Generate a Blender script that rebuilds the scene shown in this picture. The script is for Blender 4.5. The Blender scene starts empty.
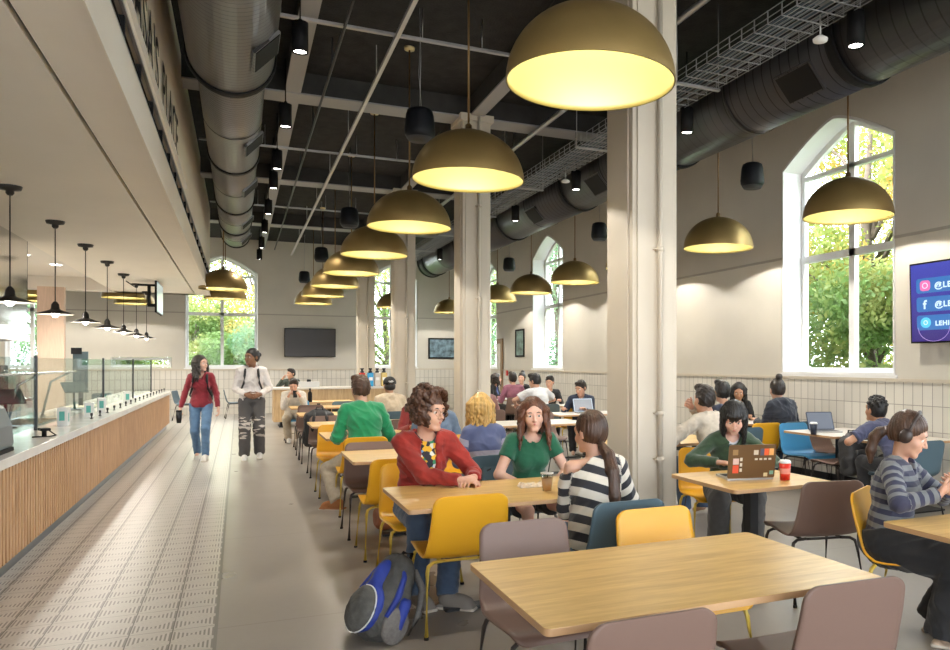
import bpy, math, random
import numpy as np
from mathutils import Vector, Matrix, noise as mnoise
PI = math.pi
S = bpy.context.scene
COL = S.collection
rnd = random.Random(7)

# ------------------------------------------------------------------ naming / tagging
def link(o, parent=None):
    COL.objects.link(o)
    if parent is not None:
        o.parent = parent
    return o
def tag(o, label=None, cat=None, group=None, kind=None):
    if label: o['label'] = label
    if cat: o['category'] = cat
    if group: o['group'] = group
    if kind: o['kind'] = kind
    return o
def thing(name, label, cat, loc=(0, 0, 0), rz=0.0, group=None):
    o = bpy.data.objects.new(name, None)
    o.empty_display_size = 0.1
    o.location = loc; o.rotation_euler = (0, 0, rz)
    link(o)
    return tag(o, label, cat, group)
def dup(root, loc, rz=0.0, label=None, group=None):
    def cp(o, parent):
        c = o.copy(); link(c, parent)
        for ch in list(o.children): cp(ch, c)
        return c
    r = cp(root, None); r.location = loc; r.rotation_euler = (0, 0, rz)
    if label: r['label'] = label
    if group: r['group'] = group
    return r
ORD = ['first','second','third','fourth','fifth','sixth','seventh','eighth','ninth','tenth','eleventh','twelfth']

# ------------------------------------------------------------------ materials
MATS = {}
def nodes(m):
    m.use_nodes = True
    nt = m.node_tree
    b = nt.nodes.get('Principled BSDF')
    return nt, b
def mat(name, col, rough=0.5, metal=0.0, var=0.0, scale=8.0, bump=0.0, bscale=60.0, stretch=None, emit=None, estr=1.0, spec=None, coat=0.0, sheen=0.0, sss=0.0):
    if name in MATS: return MATS[name]
    m = bpy.data.materials.new(name)
    nt, b = nodes(m)
    b.inputs['Base Color'].default_value = (*col, 1)
    b.inputs['Roughness'].default_value = rough
    b.inputs['Metallic'].default_value = metal
    if spec is not None: b.inputs['Specular IOR Level'].default_value = spec
    if coat: b.inputs['Coat Weight'].default_value = coat
    if sheen: b.inputs['Sheen Weight'].default_value = sheen
    if sss:
        b.inputs['Subsurface Weight'].default_value = sss
        b.inputs['Subsurface Radius'].default_value = (.01, .004, .002)
        b.inputs['Subsurface Scale'].default_value = .5
    if emit:
        b.inputs['Emission Color'].default_value = (*emit, 1)
        b.inputs['Emission Strength'].default_value = estr
    if var or bump:
        tc = nt.nodes.new('ShaderNodeTexCoord')
        mp = nt.nodes.new('ShaderNodeMapping')
        nt.links.new(tc.outputs['Object'], mp.inputs['Vector'])
        if stretch: mp.inputs['Scale'].default_value = stretch
        if var:
            n = nt.nodes.new('ShaderNodeTexNoise'); n.inputs['Scale'].default_value = scale
            n.inputs['Detail'].default_value = 5
            nt.links.new(mp.outputs[0], n.inputs['Vector'])
            r = nt.nodes.new('ShaderNodeValToRGB')
            r.color_ramp.elements[0].position = .3; r.color_ramp.elements[1].position = .7
            r.color_ramp.elements[0].color = tuple(max(0, c * (1 - var)) for c in col) + (1,)
            r.color_ramp.elements[1].color = tuple(min(1, c * (1 + var)) for c in col) + (1,)
            nt.links.new(n.outputs['Fac'], r.inputs['Fac'])
            nt.links.new(r.outputs['Color'], b.inputs['Base Color'])
        if bump:
            n2 = nt.nodes.new('ShaderNodeTexNoise'); n2.inputs['Scale'].default_value = bscale
            n2.inputs['Detail'].default_value = 3
            nt.links.new(mp.outputs[0], n2.inputs['Vector'])
            bp = nt.nodes.new('ShaderNodeBump'); bp.inputs['Strength'].default_value = bump
            bp.inputs['Distance'].default_value = .01
            nt.links.new(n2.outputs['Fac'], bp.inputs['Height'])
            nt.links.new(bp.outputs[0], b.inputs['Normal'])
    MATS[name] = m
    return m
def srgb(r, g, b):
    f = lambda c: (c / 255 / 12.92) if c / 255 <= .04045 else ((c / 255 + .055) / 1.055) ** 2.4
    return (f(r), f(g), f(b))
def mnode(nt, op, a, b=None, c=None):
    n = nt.nodes.new('ShaderNodeMath'); n.operation = op
    for i, v in enumerate((a, b, c)):
        if v is None: continue
        if isinstance(v, (int, float)): n.inputs[i].default_value = v
        else: nt.links.new(v, n.inputs[i])
    return n.outputs[0]
def mixc(nt, fac, a, b):
    n = nt.nodes.new('ShaderNodeMix'); n.data_type = 'RGBA'
    if isinstance(fac, (int, float)): n.inputs[0].default_value = fac
    else: nt.links.new(fac, n.inputs[0])
    for i, v in ((6, a), (7, b)):
        if isinstance(v, tuple): n.inputs[i].default_value = (*v[:3], 1)
        else: nt.links.new(v, n.inputs[i])
    return n.outputs[2]
def coords(nt):
    g = nt.nodes.new('ShaderNodeNewGeometry')
    s = nt.nodes.new('ShaderNodeSeparateXYZ'); nt.links.new(g.outputs['Position'], s.inputs[0])
    return g.outputs['Position'], s.outputs[0], s.outputs[1], s.outputs[2]
def noise_fac(nt, vec, scale, detail=4, mapping=None):
    if mapping:
        mp = nt.nodes.new('ShaderNodeMapping'); mp.inputs['Scale'].default_value = mapping
        nt.links.new(vec, mp.inputs['Vector']); vec = mp.outputs[0]
    n = nt.nodes.new('ShaderNodeTexNoise'); n.inputs['Scale'].default_value = scale; n.inputs['Detail'].default_value = detail
    nt.links.new(vec, n.inputs['Vector']); return n.outputs['Fac']
def bumpn(nt, b, h, strength=.3, dist=.01):
    bp = nt.nodes.new('ShaderNodeBump'); bp.inputs['Strength'].default_value = strength; bp.inputs['Distance'].default_value = dist
    nt.links.new(h, bp.inputs['Height']); nt.links.new(bp.outputs[0], b.inputs['Normal'])

# ------------------------------------------------------------------ mesh builder
class MB:
    def __init__(s): s.v = []; s.f = []; s.m = []; s.sm = []
    def add(s, vs, fs, mi=0, smooth=False):
        o = len(s.v); s.v += [tuple(p) for p in vs]
        for f in fs:
            s.f.append(tuple(i + o for i in f)); s.m.append(mi); s.sm.append(smooth)
        return s
    def box(s, lo, hi, mi=0, R=None, c=None):
        x0, y0, z0 = lo; x1, y1, z1 = hi
        vs = [(x0,y0,z0),(x1,y0,z0),(x1,y1,z0),(x0,y1,z0),(x0,y0,z1),(x1,y0,z1),(x1,y1,z1),(x0,y1,z1)]
        if R is not None:
            c = Vector(c) if c is not None else Vector(((x0+x1)/2,(y0+y1)/2,(z0+z1)/2))
            vs = [tuple(R @ (Vector(v) - c) + c) for v in vs]
        return s.add(vs, [(0,3,2,1),(4,5,6,7),(0,1,5,4),(1,2,6,5),(2,3,7,6),(3,0,4,7)], mi)
    def cbox(s, c, half, mi=0, R=None):
        return s.box([c[i]-half[i] for i in range(3)], [c[i]+half[i] for i in range(3)], mi, R, c)
    def prism(s, poly, z0, z1, mi=0, axis='z', side_mi=None):
        n = len(poly)
        def P(a, b, t): return (a, b, t) if axis == 'z' else ((t, a, b) if axis == 'x' else (a, t, b))
        vs = [P(a, b, z0) for a, b in poly] + [P(a, b, z1) for a, b in poly]
        fs = [tuple(range(n))[::-1], tuple(range(n, 2*n))]
        s.add(vs, fs, mi)
        o = len(s.v) - 2*n
        for i in range(n):
            j = (i+1) % n
            s.f.append((o+i, o+j, o+n+j, o+n+i)); s.m.append(mi if side_mi is None else side_mi); s.sm.append(False)
        return s
    def tube(s, pts, r, n=8, mi=0, caps=True, closed=False):
        pts = [Vector(p) for p in pts]; m = len(pts)
        rr = r if isinstance(r, (list, tuple)) else [r]*m
        vs = []; up = None
        for i, p in enumerate(pts):
            if closed: t = pts[(i+1) % m] - pts[i-1]
            else: t = (pts[min(i+1, m-1)] - pts[max(i-1, 0)])
            t = t.normalized() if t.length > 1e-9 else Vector((0,0,1))
            if up is None:
                up = Vector((0,0,1)) if abs(t.z) < .9 else Vector((1,0,0))
            a = t.cross(up)
            if a.length < 1e-6: a = t.orthogonal()
            a.normalize(); b = t.cross(a).normalized(); up = -b if False else up
            if abs(t.dot(up)) > .95: up = b
            for k in range(n):
                th = 2*PI*k/n
                vs.append(p + (a*math.cos(th) + b*math.sin(th))*rr[i])
        fs = []
        for i in range(m if closed else m-1):
            j = (i+1) % m
            for k in range(n):
                l = (k+1) % n
                fs.append((i*n+k, i*n+l, j*n+l, j*n+k))
        s.add(vs, fs, mi, True)
        if caps and not closed:
            o = len(s.v) - len(vs)
            s.f.append(tuple(o+k for k in range(n))[::-1]); s.m.append(mi); s.sm.append(False)
            s.f.append(tuple(o+(m-1)*n+k for k in range(n))); s.m.append(mi); s.sm.append(False)
        return s
    def lathe(s, prof, n=32, c=(0,0,0), mi=0, axis='z', smooth=True, cap0=False, cap1=False):
        vs = []
        for r, z in prof:
            for k in range(n):
                th = 2*PI*k/n; a, b = r*math.cos(th), r*math.sin(th)
                v = (a, b, z) if axis == 'z' else ((a, z, b) if axis == 'y' else (z, a, b))
                vs.append((v[0]+c[0], v[1]+c[1], v[2]+c[2]))
        fs = []
        m = len(prof)
        for i in range(m-1):
            for k in range(n):
                l = (k+1) % n
                f = (i*n+k, i*n+l, (i+1)*n+l, (i+1)*n+k)
                fs.append(f)
        s.add(vs, fs, mi, smooth)
        o = len(s.v)-len(vs)
        if cap0: s.f.append(tuple(o+k for k in range(n))[::-1]); s.m.append(mi); s.sm.append(False)
        if cap1: s.f.append(tuple(o+(m-1)*n+k for k in range(n))); s.m.append(mi); s.sm.append(False)
        return s
    def sphere(s, c, r, n=16, mi=0, sz=(1,1,1)):
        prof = [(max(1e-4, r*math.sin(PI*i/(n//2))), -r*math.cos(PI*i/(n//2))) for i in range(n//2+1)]
        o = len(s.v); s.lathe(prof, n, (0,0,0), mi)
        for i in range(o, len(s.v)):
            v = s.v[i]; s.v[i] = (v[0]*sz[0]+c[0], v[1]*sz[1]+c[1], v[2]*sz[2]+c[2])
        return s
    def build(s, name, mats, parent=None, bevel=0.0, seg=2, loc=None, rot=None):
        me = bpy.data.meshes.new(name)
        me.from_pydata(s.v, [], s.f)
        if not isinstance(mats, (list, tuple)): mats = [mats]
        for m in mats: me.materials.append(m)
        me.polygons.foreach_set('material_index', s.m)
        me.polygons.foreach_set('use_smooth', s.sm)
        me.update()
        o = bpy.data.objects.new(name, me); link(o, parent)
        if loc: o.location = loc
        if rot: o.rotation_euler = rot
        if bevel:
            md = o.modifiers.new('bevel', 'BEVEL'); md.width = bevel; md.segments = seg
            md.limit_method = 'ANGLE'; md.angle_limit = .7
        return o
def rrect(w, h, r, n=6, cx=0, cy=0):
    pts = []
    for (sx, sy, a0) in ((1,1,0),(-1,1,PI/2),(-1,-1,PI),(1,-1,1.5*PI)):
        for i in range(n+1):
            a = a0 + PI/2*i/n
            pts.append((cx+sx*(w/2-r)+r*math.cos(a), cy+sy*(h/2-r)+r*math.sin(a)))
    return pts
def text_mesh(name, txt, size, m, parent=None, loc=(0,0,0), rot=(0,0,0), depth=.004, align='LEFT', bold=0.0, xs=1.0):
    cu = bpy.data.curves.new(name, 'FONT'); cu.body = txt; cu.size = size; cu.extrude = depth
    cu.align_x = align; cu.offset = bold; cu.space_character = 1.12
    t = bpy.data.objects.new(name+'_tmp', cu); COL.objects.link(t)
    bpy.context.view_layer.update()
    dg = bpy.context.evaluated_depsgraph_get()
    me = bpy.data.meshes.new_from_object(t.evaluated_get(dg))
    bpy.data.objects.remove(t); bpy.data.curves.remove(cu)
    me.materials.clear(); me.materials.append(m)
    o = bpy.data.objects.new(name, me); link(o, parent); o.location = loc; o.rotation_euler = rot; o.scale = (xs, 1, 1)
    return o

# ------------------------------------------------------------------ distance-field modelling
def _v(p): return np.array(p, dtype=float)
def prim_aabb(p):
    if p[0] == 'c':
        a, b, ra, rb = _v(p[1]), _v(p[2]), p[3], p[4]; r = max(ra, rb)
        return np.minimum(a, b)-r, np.maximum(a, b)+r
    c, r, R = _v(p[1]), _v(p[2]), p[3]
    if p[0] == 'b': r = r + p[4]
    e = r if R is None else np.abs(R) @ r if p[0] == 'b' else np.sqrt((R**2) @ (r**2))
    return c-e, c+e
def cap(a, b, ra, rb=None, k=.02, flat=0): return ('c', a, b, ra, ra if rb is None else rb, k, flat)
def ell(c, r, k=.02, R=None): return ('e', c, r, R, 0, k)
def rbox(c, h, rd=.01, k=.01, R=None): return ('b', c, h, R, rd, k)
def axis_pts(lo, hi, h, fine):
    xs = [lo]; x = lo
    while x < hi:
        st = h
        for a, b, hf in fine:
            if a - hf <= x <= b: st = min(st, hf)
            elif x < a < x + h: st = min(st, max(a - x, hf))
        x += st; xs.append(x)
    return np.array(xs)
def sdf_mesh(prims, h=.01, fine=(), disp=None, cuts=(), pad=.02):
    """prims: union in order (negative k subtracts). Returns verts, quads."""
    los, his = zip(*[prim_aabb(p) for p in prims if p[5] >= 0])
    lo = np.min(los, axis=0)-pad-h; hi = np.max(his, axis=0)+pad+h
    ax = [axis_pts(lo[i], hi[i], h, [(f[0][i], f[1][i], f[2]) for f in fine]) for i in range(3)]
    F = np.full([len(a) for a in ax], 1.0, dtype=np.float32)
    for p in prims:
        k = p[5]; mg = abs(k) + 2.5*h
        a, b = prim_aabb(p)
        sl = tuple(slice(max(0, int(np.searchsorted(ax[i], a[i]-mg))-1), int(np.searchsorted(ax[i], b[i]+mg))+1) for i in range(3))
        X = ax[0][sl[0]][:,None,None]; Y = ax[1][sl[1]][None,:,None]; Z = ax[2][sl[2]][None,None,:]
        if X.size == 0 or Y.size == 0 or Z.size == 0: continue
        if p[0] == 'c':
            A, B = _v(p[1]), _v(p[2]); d = B-A; L2 = max(1e-12, d @ d)
            t0 = ((X-A[0])*d[0] + (Y-A[1])*d[1] + (Z-A[2])*d[2])/L2
            t = np.clip(t0, 0, 1)
            D = np.sqrt((X-A[0]-t*d[0])**2 + (Y-A[1]-t*d[1])**2 + (Z-A[2]-t*d[2])**2) - (p[3]*(1-t)+p[4]*t)
            if p[6]: D = np.maximum(D, (t0-1)*math.sqrt(L2))
            if p[6] == 2: D = np.maximum(D, -t0*math.sqrt(L2))
        else:
            C, r, R = _v(p[1]), _v(p[2]), p[3]
            x, y, z = X-C[0], Y-C[1], Z-C[2]
            if R is not None:
                x, y, z = (R[0][0]*x+R[1][0]*y+R[2][0]*z, R[0][1]*x+R[1][1]*y+R[2][1]*z, R[0][2]*x+R[1][2]*y+R[2][2]*z)
            if p[0] == 'e':
                k0 = np.sqrt((x/r[0])**2+(y/r[1])**2+(z/r[2])**2)
                k1 = np.sqrt((x/r[0]**2)**2+(y/r[1]**2)**2+(z/r[2]**2)**2)+1e-9
                D = k0*(k0-1)/k1
            else:
                qx, qy, qz = np.abs(x)-r[0], np.abs(y)-r[1], np.abs(z)-r[2]
                D = np.sqrt(np.maximum(qx,0)**2+np.maximum(qy,0)**2+np.maximum(qz,0)**2)+np.minimum(np.maximum(np.maximum(qx,qy),qz),0)-p[4]
        G = F[sl]; kk = max(abs(k), 1e-4)
        if k < 0:
            D = -D
            hh = np.clip(.5-.5*(D-G)/kk, 0, 1)
            hh = np.clip(.5+.5*(D-G)/kk, 0, 1)
            F[sl] = G*(1-hh)+D*hh+kk*hh*(1-hh)
        else:
            hh = np.clip(.5+.5*(D-G)/kk, 0, 1)
            F[sl] = D*(1-hh)+G*hh-kk*hh*(1-hh)
    X = ax[0][:,None,None]; Y = ax[1][None,:,None]; Z = ax[2][None,None,:]
    if disp is not None: F = F + disp(X, Y, Z).astype(np.float32)
    for n, q in cuts:      # keep side where (p-q).n < 0
        n = _v(n); n = n/np.linalg.norm(n)
        F = np.maximum(F, ((X-q[0])*n[0]+(Y-q[1])*n[1]+(Z-q[2])*n[2]).astype(np.float32))
    F[0]=F[-1]=1; F[:,0]=F[:,-1]=1; F[:,:,0]=F[:,:,-1]=1
    return surface_nets(F, ax)
def surface_nets(F, ax):
    ins = F < 0
    nx, ny, nz = F.shape
    cid_all = []; pos_all = []; quads = []
    st = (ny*nz, nz, 1)
    for d in range(3):
        s0 = [slice(None)]*3; s1 = [slice(None)]*3
        s0[d] = slice(None, -1); s1[d] = slice(1, None)
        A = ins[tuple(s0)]; B = ins[tuple(s1)]
        idx = np.nonzero(A != B)
        i = [a.astype(np.int64) for a in idx]
        j = [a.copy() for a in i]; j[d] = j[d]+1
        f0 = F[i[0], i[1], i[2]]; f1 = F[j[0], j[1], j[2]]
        t = f0/(f0-f1)
        P = np.stack([ax[0][i[0]], ax[1][i[1]], ax[2][i[2]]], 1)
        P[:, d] += t*(ax[d][j[d]]-ax[d][i[d]])
        e1, e2 = [(1,2),(2,0),(0,1)][d]
        base = i[0]*st[0]+i[1]*st[1]+i[2]*st[2]
        c = [base-st[e1]-st[e2], base-st[e2], base, base-st[e1]]
        for cc in c: cid_all.append(cc); pos_all.append(P)
        q = np.stack(c, 1)
        fl = A[idx]
        q[~fl] = q[~fl][:, ::-1]
        quads.append(q)
    cid = np.concatenate(cid_all); pos = np.concatenate(pos_all)
    uq, inv = np.unique(cid, return_inverse=True)
    cnt = np.bincount(inv).astype(float)
    V = np.stack([np.bincount(inv, weights=pos[:, a])/cnt for a in range(3)], 1)
    Q = np.searchsorted(uq, np.concatenate(quads))
    return V, Q
def np_mesh(name, V, Q, mats, parent=None, attr=None, mi=None):
    me = bpy.data.meshes.new(name)
    me.vertices.add(len(V)); me.vertices.foreach_set('co', V.astype(np.float32).ravel())
    me.loops.add(len(Q)*4); me.loops.foreach_set('vertex_index', Q.astype(np.int32).ravel())
    me.polygons.add(len(Q))
    me.polygons.foreach_set('loop_start', np.arange(0, len(Q)*4, 4, dtype=np.int32))
    me.polygons.foreach_set('use_smooth', np.ones(len(Q), dtype=bool))
    if not isinstance(mats, (list, tuple)): mats = [mats]
    for m in mats: me.materials.append(m)
    if mi is not None: me.polygons.foreach_set('material_index', mi.astype(np.int32))
    if attr is not None:
        a = me.attributes.new('band', 'FLOAT', 'POINT'); a.data.foreach_set('value', attr.astype(np.float32))
    me.update(calc_edges=True); me.validate()
    o = bpy.data.objects.new(name, me); link(o, parent)
    return o
def fold_disp(amp, freq, seed=0, n=5):
    r = random.Random(seed); W = []
    for i in range(n):
        d = _v([r.uniform(-1,1), r.uniform(-1,1), r.uniform(-1,1)*1.3]); d /= np.linalg.norm(d)
        W.append((d*freq*r.uniform(.7,1.5), r.uniform(0, 6.28), r.uniform(.5,1)))
    w2 = _v([r.uniform(-1,1) for _ in range(3)])*freq*.5
    def f(X, Y, Z):
        wp = 1.6*np.sin(X*w2[0]+Y*w2[1]+Z*w2[2]) + .9*np.sin(Y*w2[0]*2.3-X*w2[2]*1.7+Z*w2[1]*2)
        out = 0
        for i, (d, ph, a) in enumerate(W):
            q = np.sin(X*d[0]+Y*d[1]+Z*d[2]+ph+wp)
            out = out + a*((1-np.abs(q))**2*2-.55 if i % 2 == 0 else q*.5)
        return -amp*out/n*2.0
    return f
# ------------------------------------------------------------------ camera / render look
cam_d = bpy.data.cameras.new('camera'); cam = bpy.data.objects.new('camera', cam_d); link(cam)
cam.location = (0, 0, 1.6); cam.rotation_euler = (PI/2, 0, -math.atan(361/775))
cam_d.lens = 775/950*36; cam_d.shift_x = -125/950; cam_d.sensor_width = 36; cam_d.shift_y = 38/950; cam_d.clip_start = .05; cam_d.clip_end = 300
S.camera = cam
S.view_settings.view_transform = 'Standard'; S.view_settings.look = 'None'; S.view_settings.gamma = 1
S.view_settings.use_curve_mapping = False
S.view_settings.exposure = 0.42
S.cycles.max_bounces = 8; S.cycles.diffuse_bounces = 5; S.cycles.glossy_bounces = 4; S.cycles.transmission_bounces = 6
S.cycles.transparent_max_bounces = 12
S.cycles.use_denoising = True; S.cycles.caustics_reflective = False; S.cycles.caustics_refractive = False
S.cycles.sample_clamp_indirect = 6

# ------------------------------------------------------------------ shared materials
M_wall = mat('wall_paint', (.60, .57, .51), .85, var=.03, scale=2)
M_col = mat('column_paint', (.57, .51, .42), .6, var=.03, scale=3)
M_white = mat('white_paint', (.80, .80, .80), .5)
M_soffit = mat('soffit_paint', (.86, .80, .71), .8, var=.02, scale=1.5)
M_ceil = mat('dark_acoustic_ceiling', (.017, .0155, .016), .95, var=.5, scale=6, bump=.6, bscale=40)
M_beam = mat('beam_grey', (.035, .034, .034), .8, var=.2, scale=5)
M_black = mat('matte_black', (.006, .006, .007), .6, spec=.2)
M_darkmetal = mat('dark_metal', (.035, .035, .038), .4, .7)
M_steel = mat('stainless', (.55, .56, .57), .25, 1.0, var=.06, scale=5, stretch=(1, 1, 30))
M_galv = mat('galvanised', (.45, .45, .46), .4, .8)
def glass_mat(name, tint=(1, 1, 1), a=.12):
    m = bpy.data.materials.new(name); nt, b = nodes(m); out = nt.nodes['Material Output']
    tr = nt.nodes.new('ShaderNodeBsdfTransparent'); tr.inputs[0].default_value = (*tint, 1)
    gl = nt.nodes.new('ShaderNodeBsdfGlossy'); gl.inputs[1 if False else 'Roughness'].default_value = .02
    mx = nt.nodes.new('ShaderNodeMixShader')
    fr = nt.nodes.new('ShaderNodeFresnel'); fr.inputs[0].default_value = 1.45
    nt.links.new(mnode(nt, 'MULTIPLY', fr.outputs[0], .35), mx.inputs[0]); nt.links.new(tr.outputs[0], mx.inputs[1]); nt.links.new(gl.outputs[0], mx.inputs[2])
    nt.links.new(mx.outputs[0], out.inputs[0]); return m
M_glass = glass_mat('window_glass', (.96, .98, .98))
M_gglass = glass_mat('guard_glass', (.90, .96, .94))

def tile_wall_mat(name, ax):
    m = bpy.data.materials.new(name); nt, b = nodes(m)
    pos, x, y, z = coords(nt); h = y if ax == 'y' else x
    u = mnode(nt, 'FRACT', mnode(nt, 'DIVIDE', h, .145)); v = mnode(nt, 'FRACT', mnode(nt, 'DIVIDE', mnode(nt, 'ADD', z, .11), .30))
    gu = mnode(nt, 'LESS_THAN', u, .07); gv = mnode(nt, 'LESS_THAN', v, .028)
    g = mnode(nt, 'MAXIMUM', gu, gv)
    cell = mnode(nt, 'FLOOR', mnode(nt, 'DIVIDE', h, .145))
    wn = nt.nodes.new('ShaderNodeTexWhiteNoise'); wn.noise_dimensions = '2D'
    cb = nt.nodes.new('ShaderNodeCombineXYZ'); nt.links.new(cell, cb.inputs[0])
    nt.links.new(mnode(nt, 'FLOOR', mnode(nt, 'DIVIDE', mnode(nt, 'ADD', z, .11), .30)), cb.inputs[1]); nt.links.new(cb.outputs[0], wn.inputs['Vector'])
    tc = mixc(nt, wn.outputs['Value'], (.60, .57, .51), (.67, .64, .58))
    nt.links.new(mixc(nt, g, tc, (.30, .28, .25)), b.inputs['Base Color'])
    b.inputs['Roughness'].default_value = .35
    bumpn(nt, b, mnode(nt, 'SUBTRACT', 1, g), .3, .003)
    return m
M_tileY = tile_wall_mat('wall_tile_side', 'y'); M_tileX = tile_wall_mat('wall_tile_end', 'x')

# floor: patterned porcelain walkway + polished concrete
def floor_tile_mat():
    m = bpy.data.materials.new('patterned_tile'); nt, b = nodes(m)
    pos, x, y, z = coords(nt)
    u = mnode(nt, 'FRACT', mnode(nt, 'DIVIDE', mnode(nt, 'ADD', x, .135), .227)); v = mnode(nt, 'FRACT', mnode(nt, 'DIVIDE', y, .44))
    v2 = mnode(nt, 'FRACT', mnode(nt, 'DIVIDE', y, .22)); a = mnode(nt, 'ABSOLUTE', mnode(nt, 'SUBTRACT', u, .5)); c = mnode(nt, 'ABSOLUTE', mnode(nt, 'SUBTRACT', v2, .5))
    env = mnode(nt, 'ADD', mnode(nt, 'MULTIPLY', a, .66), .05)
    ind = mnode(nt, 'LESS_THAN', c, env)
    dash = mnode(nt, 'GREATER_THAN', mnode(nt, 'FRACT', mnode(nt, 'MULTIPLY', u, 10.0)), .52)
    hl = mnode(nt, 'GREATER_THAN', mnode(nt, 'FRACT', mnode(nt, 'MULTIPLY', mnode(nt, 'SUBTRACT', c, mnode(nt, 'MULTIPLY', a, .5)), 11.0)), .66)
    pat = mnode(nt, 'ADD', mnode(nt, 'MULTIPLY', ind, dash), mnode(nt, 'MULTIPLY', mnode(nt, 'MULTIPLY', mnode(nt, 'SUBTRACT', 1, ind), hl), .45))
    g = mnode(nt, 'LESS_THAN', u, .03); g2 = mnode(nt, 'LESS_THAN', v, .018)
    gr = mnode(nt, 'MAXIMUM', g, mnode(nt, 'MULTIPLY', g2, .6))
    n = noise_fac(nt, pos, 3, 4)
    base = mixc(nt, n, (.47, .44, .40), (.55, .515, .47))
    col = mixc(nt, mnode(nt, 'MULTIPLY', pat, .85), base, (.12, .105, .09))
    col = mixc(nt, gr, col, (.07, .06, .05))
    nt.links.new(col, b.inputs['Base Color']); b.inputs['Roughness'].default_value = .30
    return m
def duct_mat(name, c, pitch, metal):
    m = bpy.data.materials.new(name); nt, b = nodes(m); tc = nt.nodes.new('ShaderNodeTexCoord'); s = nt.nodes.new('ShaderNodeSeparateXYZ'); nt.links.new(tc.outputs['Object'], s.inputs[0])
    ang = mnode(nt, 'DIVIDE', mnode(nt, 'ARCTAN2', s.outputs[0], s.outputs[2]), 2*PI)
    f = mnode(nt, 'FRACT', mnode(nt, 'ADD', mnode(nt, 'DIVIDE', s.outputs[1], pitch), ang)); seam = mnode(nt, 'LESS_THAN', f, .10)
    nt.links.new(mixc(nt, seam, c, tuple(q*.18 for q in c)), b.inputs['Base Color']); b.inputs['Roughness'].default_value = .36; b.inputs['Metallic'].default_value = metal
    bumpn(nt, b, mnode(nt, 'PINGPONG', f, .5), .25, .004)
    return m
def concrete_mat():
    m = bpy.data.materials.new('polished_concrete'); nt, b = nodes(m)
    pos, x, y, z = coords(nt)
    n1 = noise_fac(nt, pos, 1.3, 8); n2 = noise_fac(nt, pos, 14, 6)
    c = mixc(nt, n1, (.22, .195, .17), (.33, .295, .255)); c = mixc(nt, mnode(nt, 'MULTIPLY', n2, .35), c, (.22, .195, .17))
    j1 = mnode(nt, 'LESS_THAN', mnode(nt, 'FRACT', mnode(nt, 'DIVIDE', mnode(nt, 'ADD', x, .6), 3.0)), .003)
    j2 = mnode(nt, 'LESS_THAN', mnode(nt, 'FRACT', mnode(nt, 'DIVIDE', y, 2.6)), .004)
    c = mixc(nt, mnode(nt, 'MULTIPLY', mnode(nt, 'MAXIMUM', j1, j2), .6), c, (.15, .13, .11))
    nt.links.new(c, b.inputs['Base Color'])
    r = mnode(nt, 'ADD', .20, mnode(nt, 'MULTIPLY', n1, .22)); nt.links.new(r, b.inputs['Roughness'])
    return m
def oak_mat(name, c0, c1, along='x', rough=.35, scale=1.0):
    m = bpy.data.materials.new(name); nt, b = nodes(m)
    tc = nt.nodes.new('ShaderNodeTexCoord')
    st = {'x': (1.2, 16, 16), 'y': (16, 1.2, 16), 'z': (16, 16, 1.2)}[along]
    n = noise_fac(nt, tc.outputs['Object'], 2.2*scale, 8, st)
    n2 = noise_fac(nt, tc.outputs['Object'], 9*scale, 4, st)
    f = mnode(nt, 'ADD', mnode(nt, 'MULTIPLY', n, .7), mnode(nt, 'MULTIPLY', n2, .3))
    r = nt.nodes.new('ShaderNodeValToRGB'); r.color_ramp.elements[0].position = .36; r.color_ramp.elements[1].position = .62
    r.color_ramp.elements[0].color = (*c0, 1); r.color_ramp.elements[1].color = (*c1, 1)
    nt.links.new(f, r.inputs['Fac']); nt.links.new(r.outputs[0], b.inputs['Base Color']); b.inputs['Roughness'].default_value = rough
    return m
M_oak = oak_mat('oak_laminate', (.56, .33, .10), (.74, .49, .175), 'x', .30)
M_oakedge = mat('plywood_edge', (.50, .30, .15), .5)
M_oakpanel = oak_mat('oak_panel', (.42, .28, .14), (.58, .41, .23), 'z', .5)

def struct(name, mb, m, parent=None, bevel=0):
    o = mb.build(name, m, parent, bevel)
    if parent is None: o['kind'] = 'structure'
    return o
XW, YF, ZC = 7.6, 22.0, 5.5
XL, YB = -6.6, -4.5
struct('floor', MB().box((-.12, YB, -.15), (XW+.5, YF+.5, 0)), concrete_mat())
struct('floor_walkway', MB().box((XL-.3, YB, -.15), (-.14, YF+.5, 0)), floor_tile_mat())
struct('trim_1', MB().box((-.14, YB, -.15), (-.12, YF+.5, .0015)), mat('edge_trim', (.22, .21, .19), .4, .5))
struct('ceiling', MB().box((XL-.3, YB-.3, ZC), (XW+.5, YF+.5, ZC+.2)), M_ceil)

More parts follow.
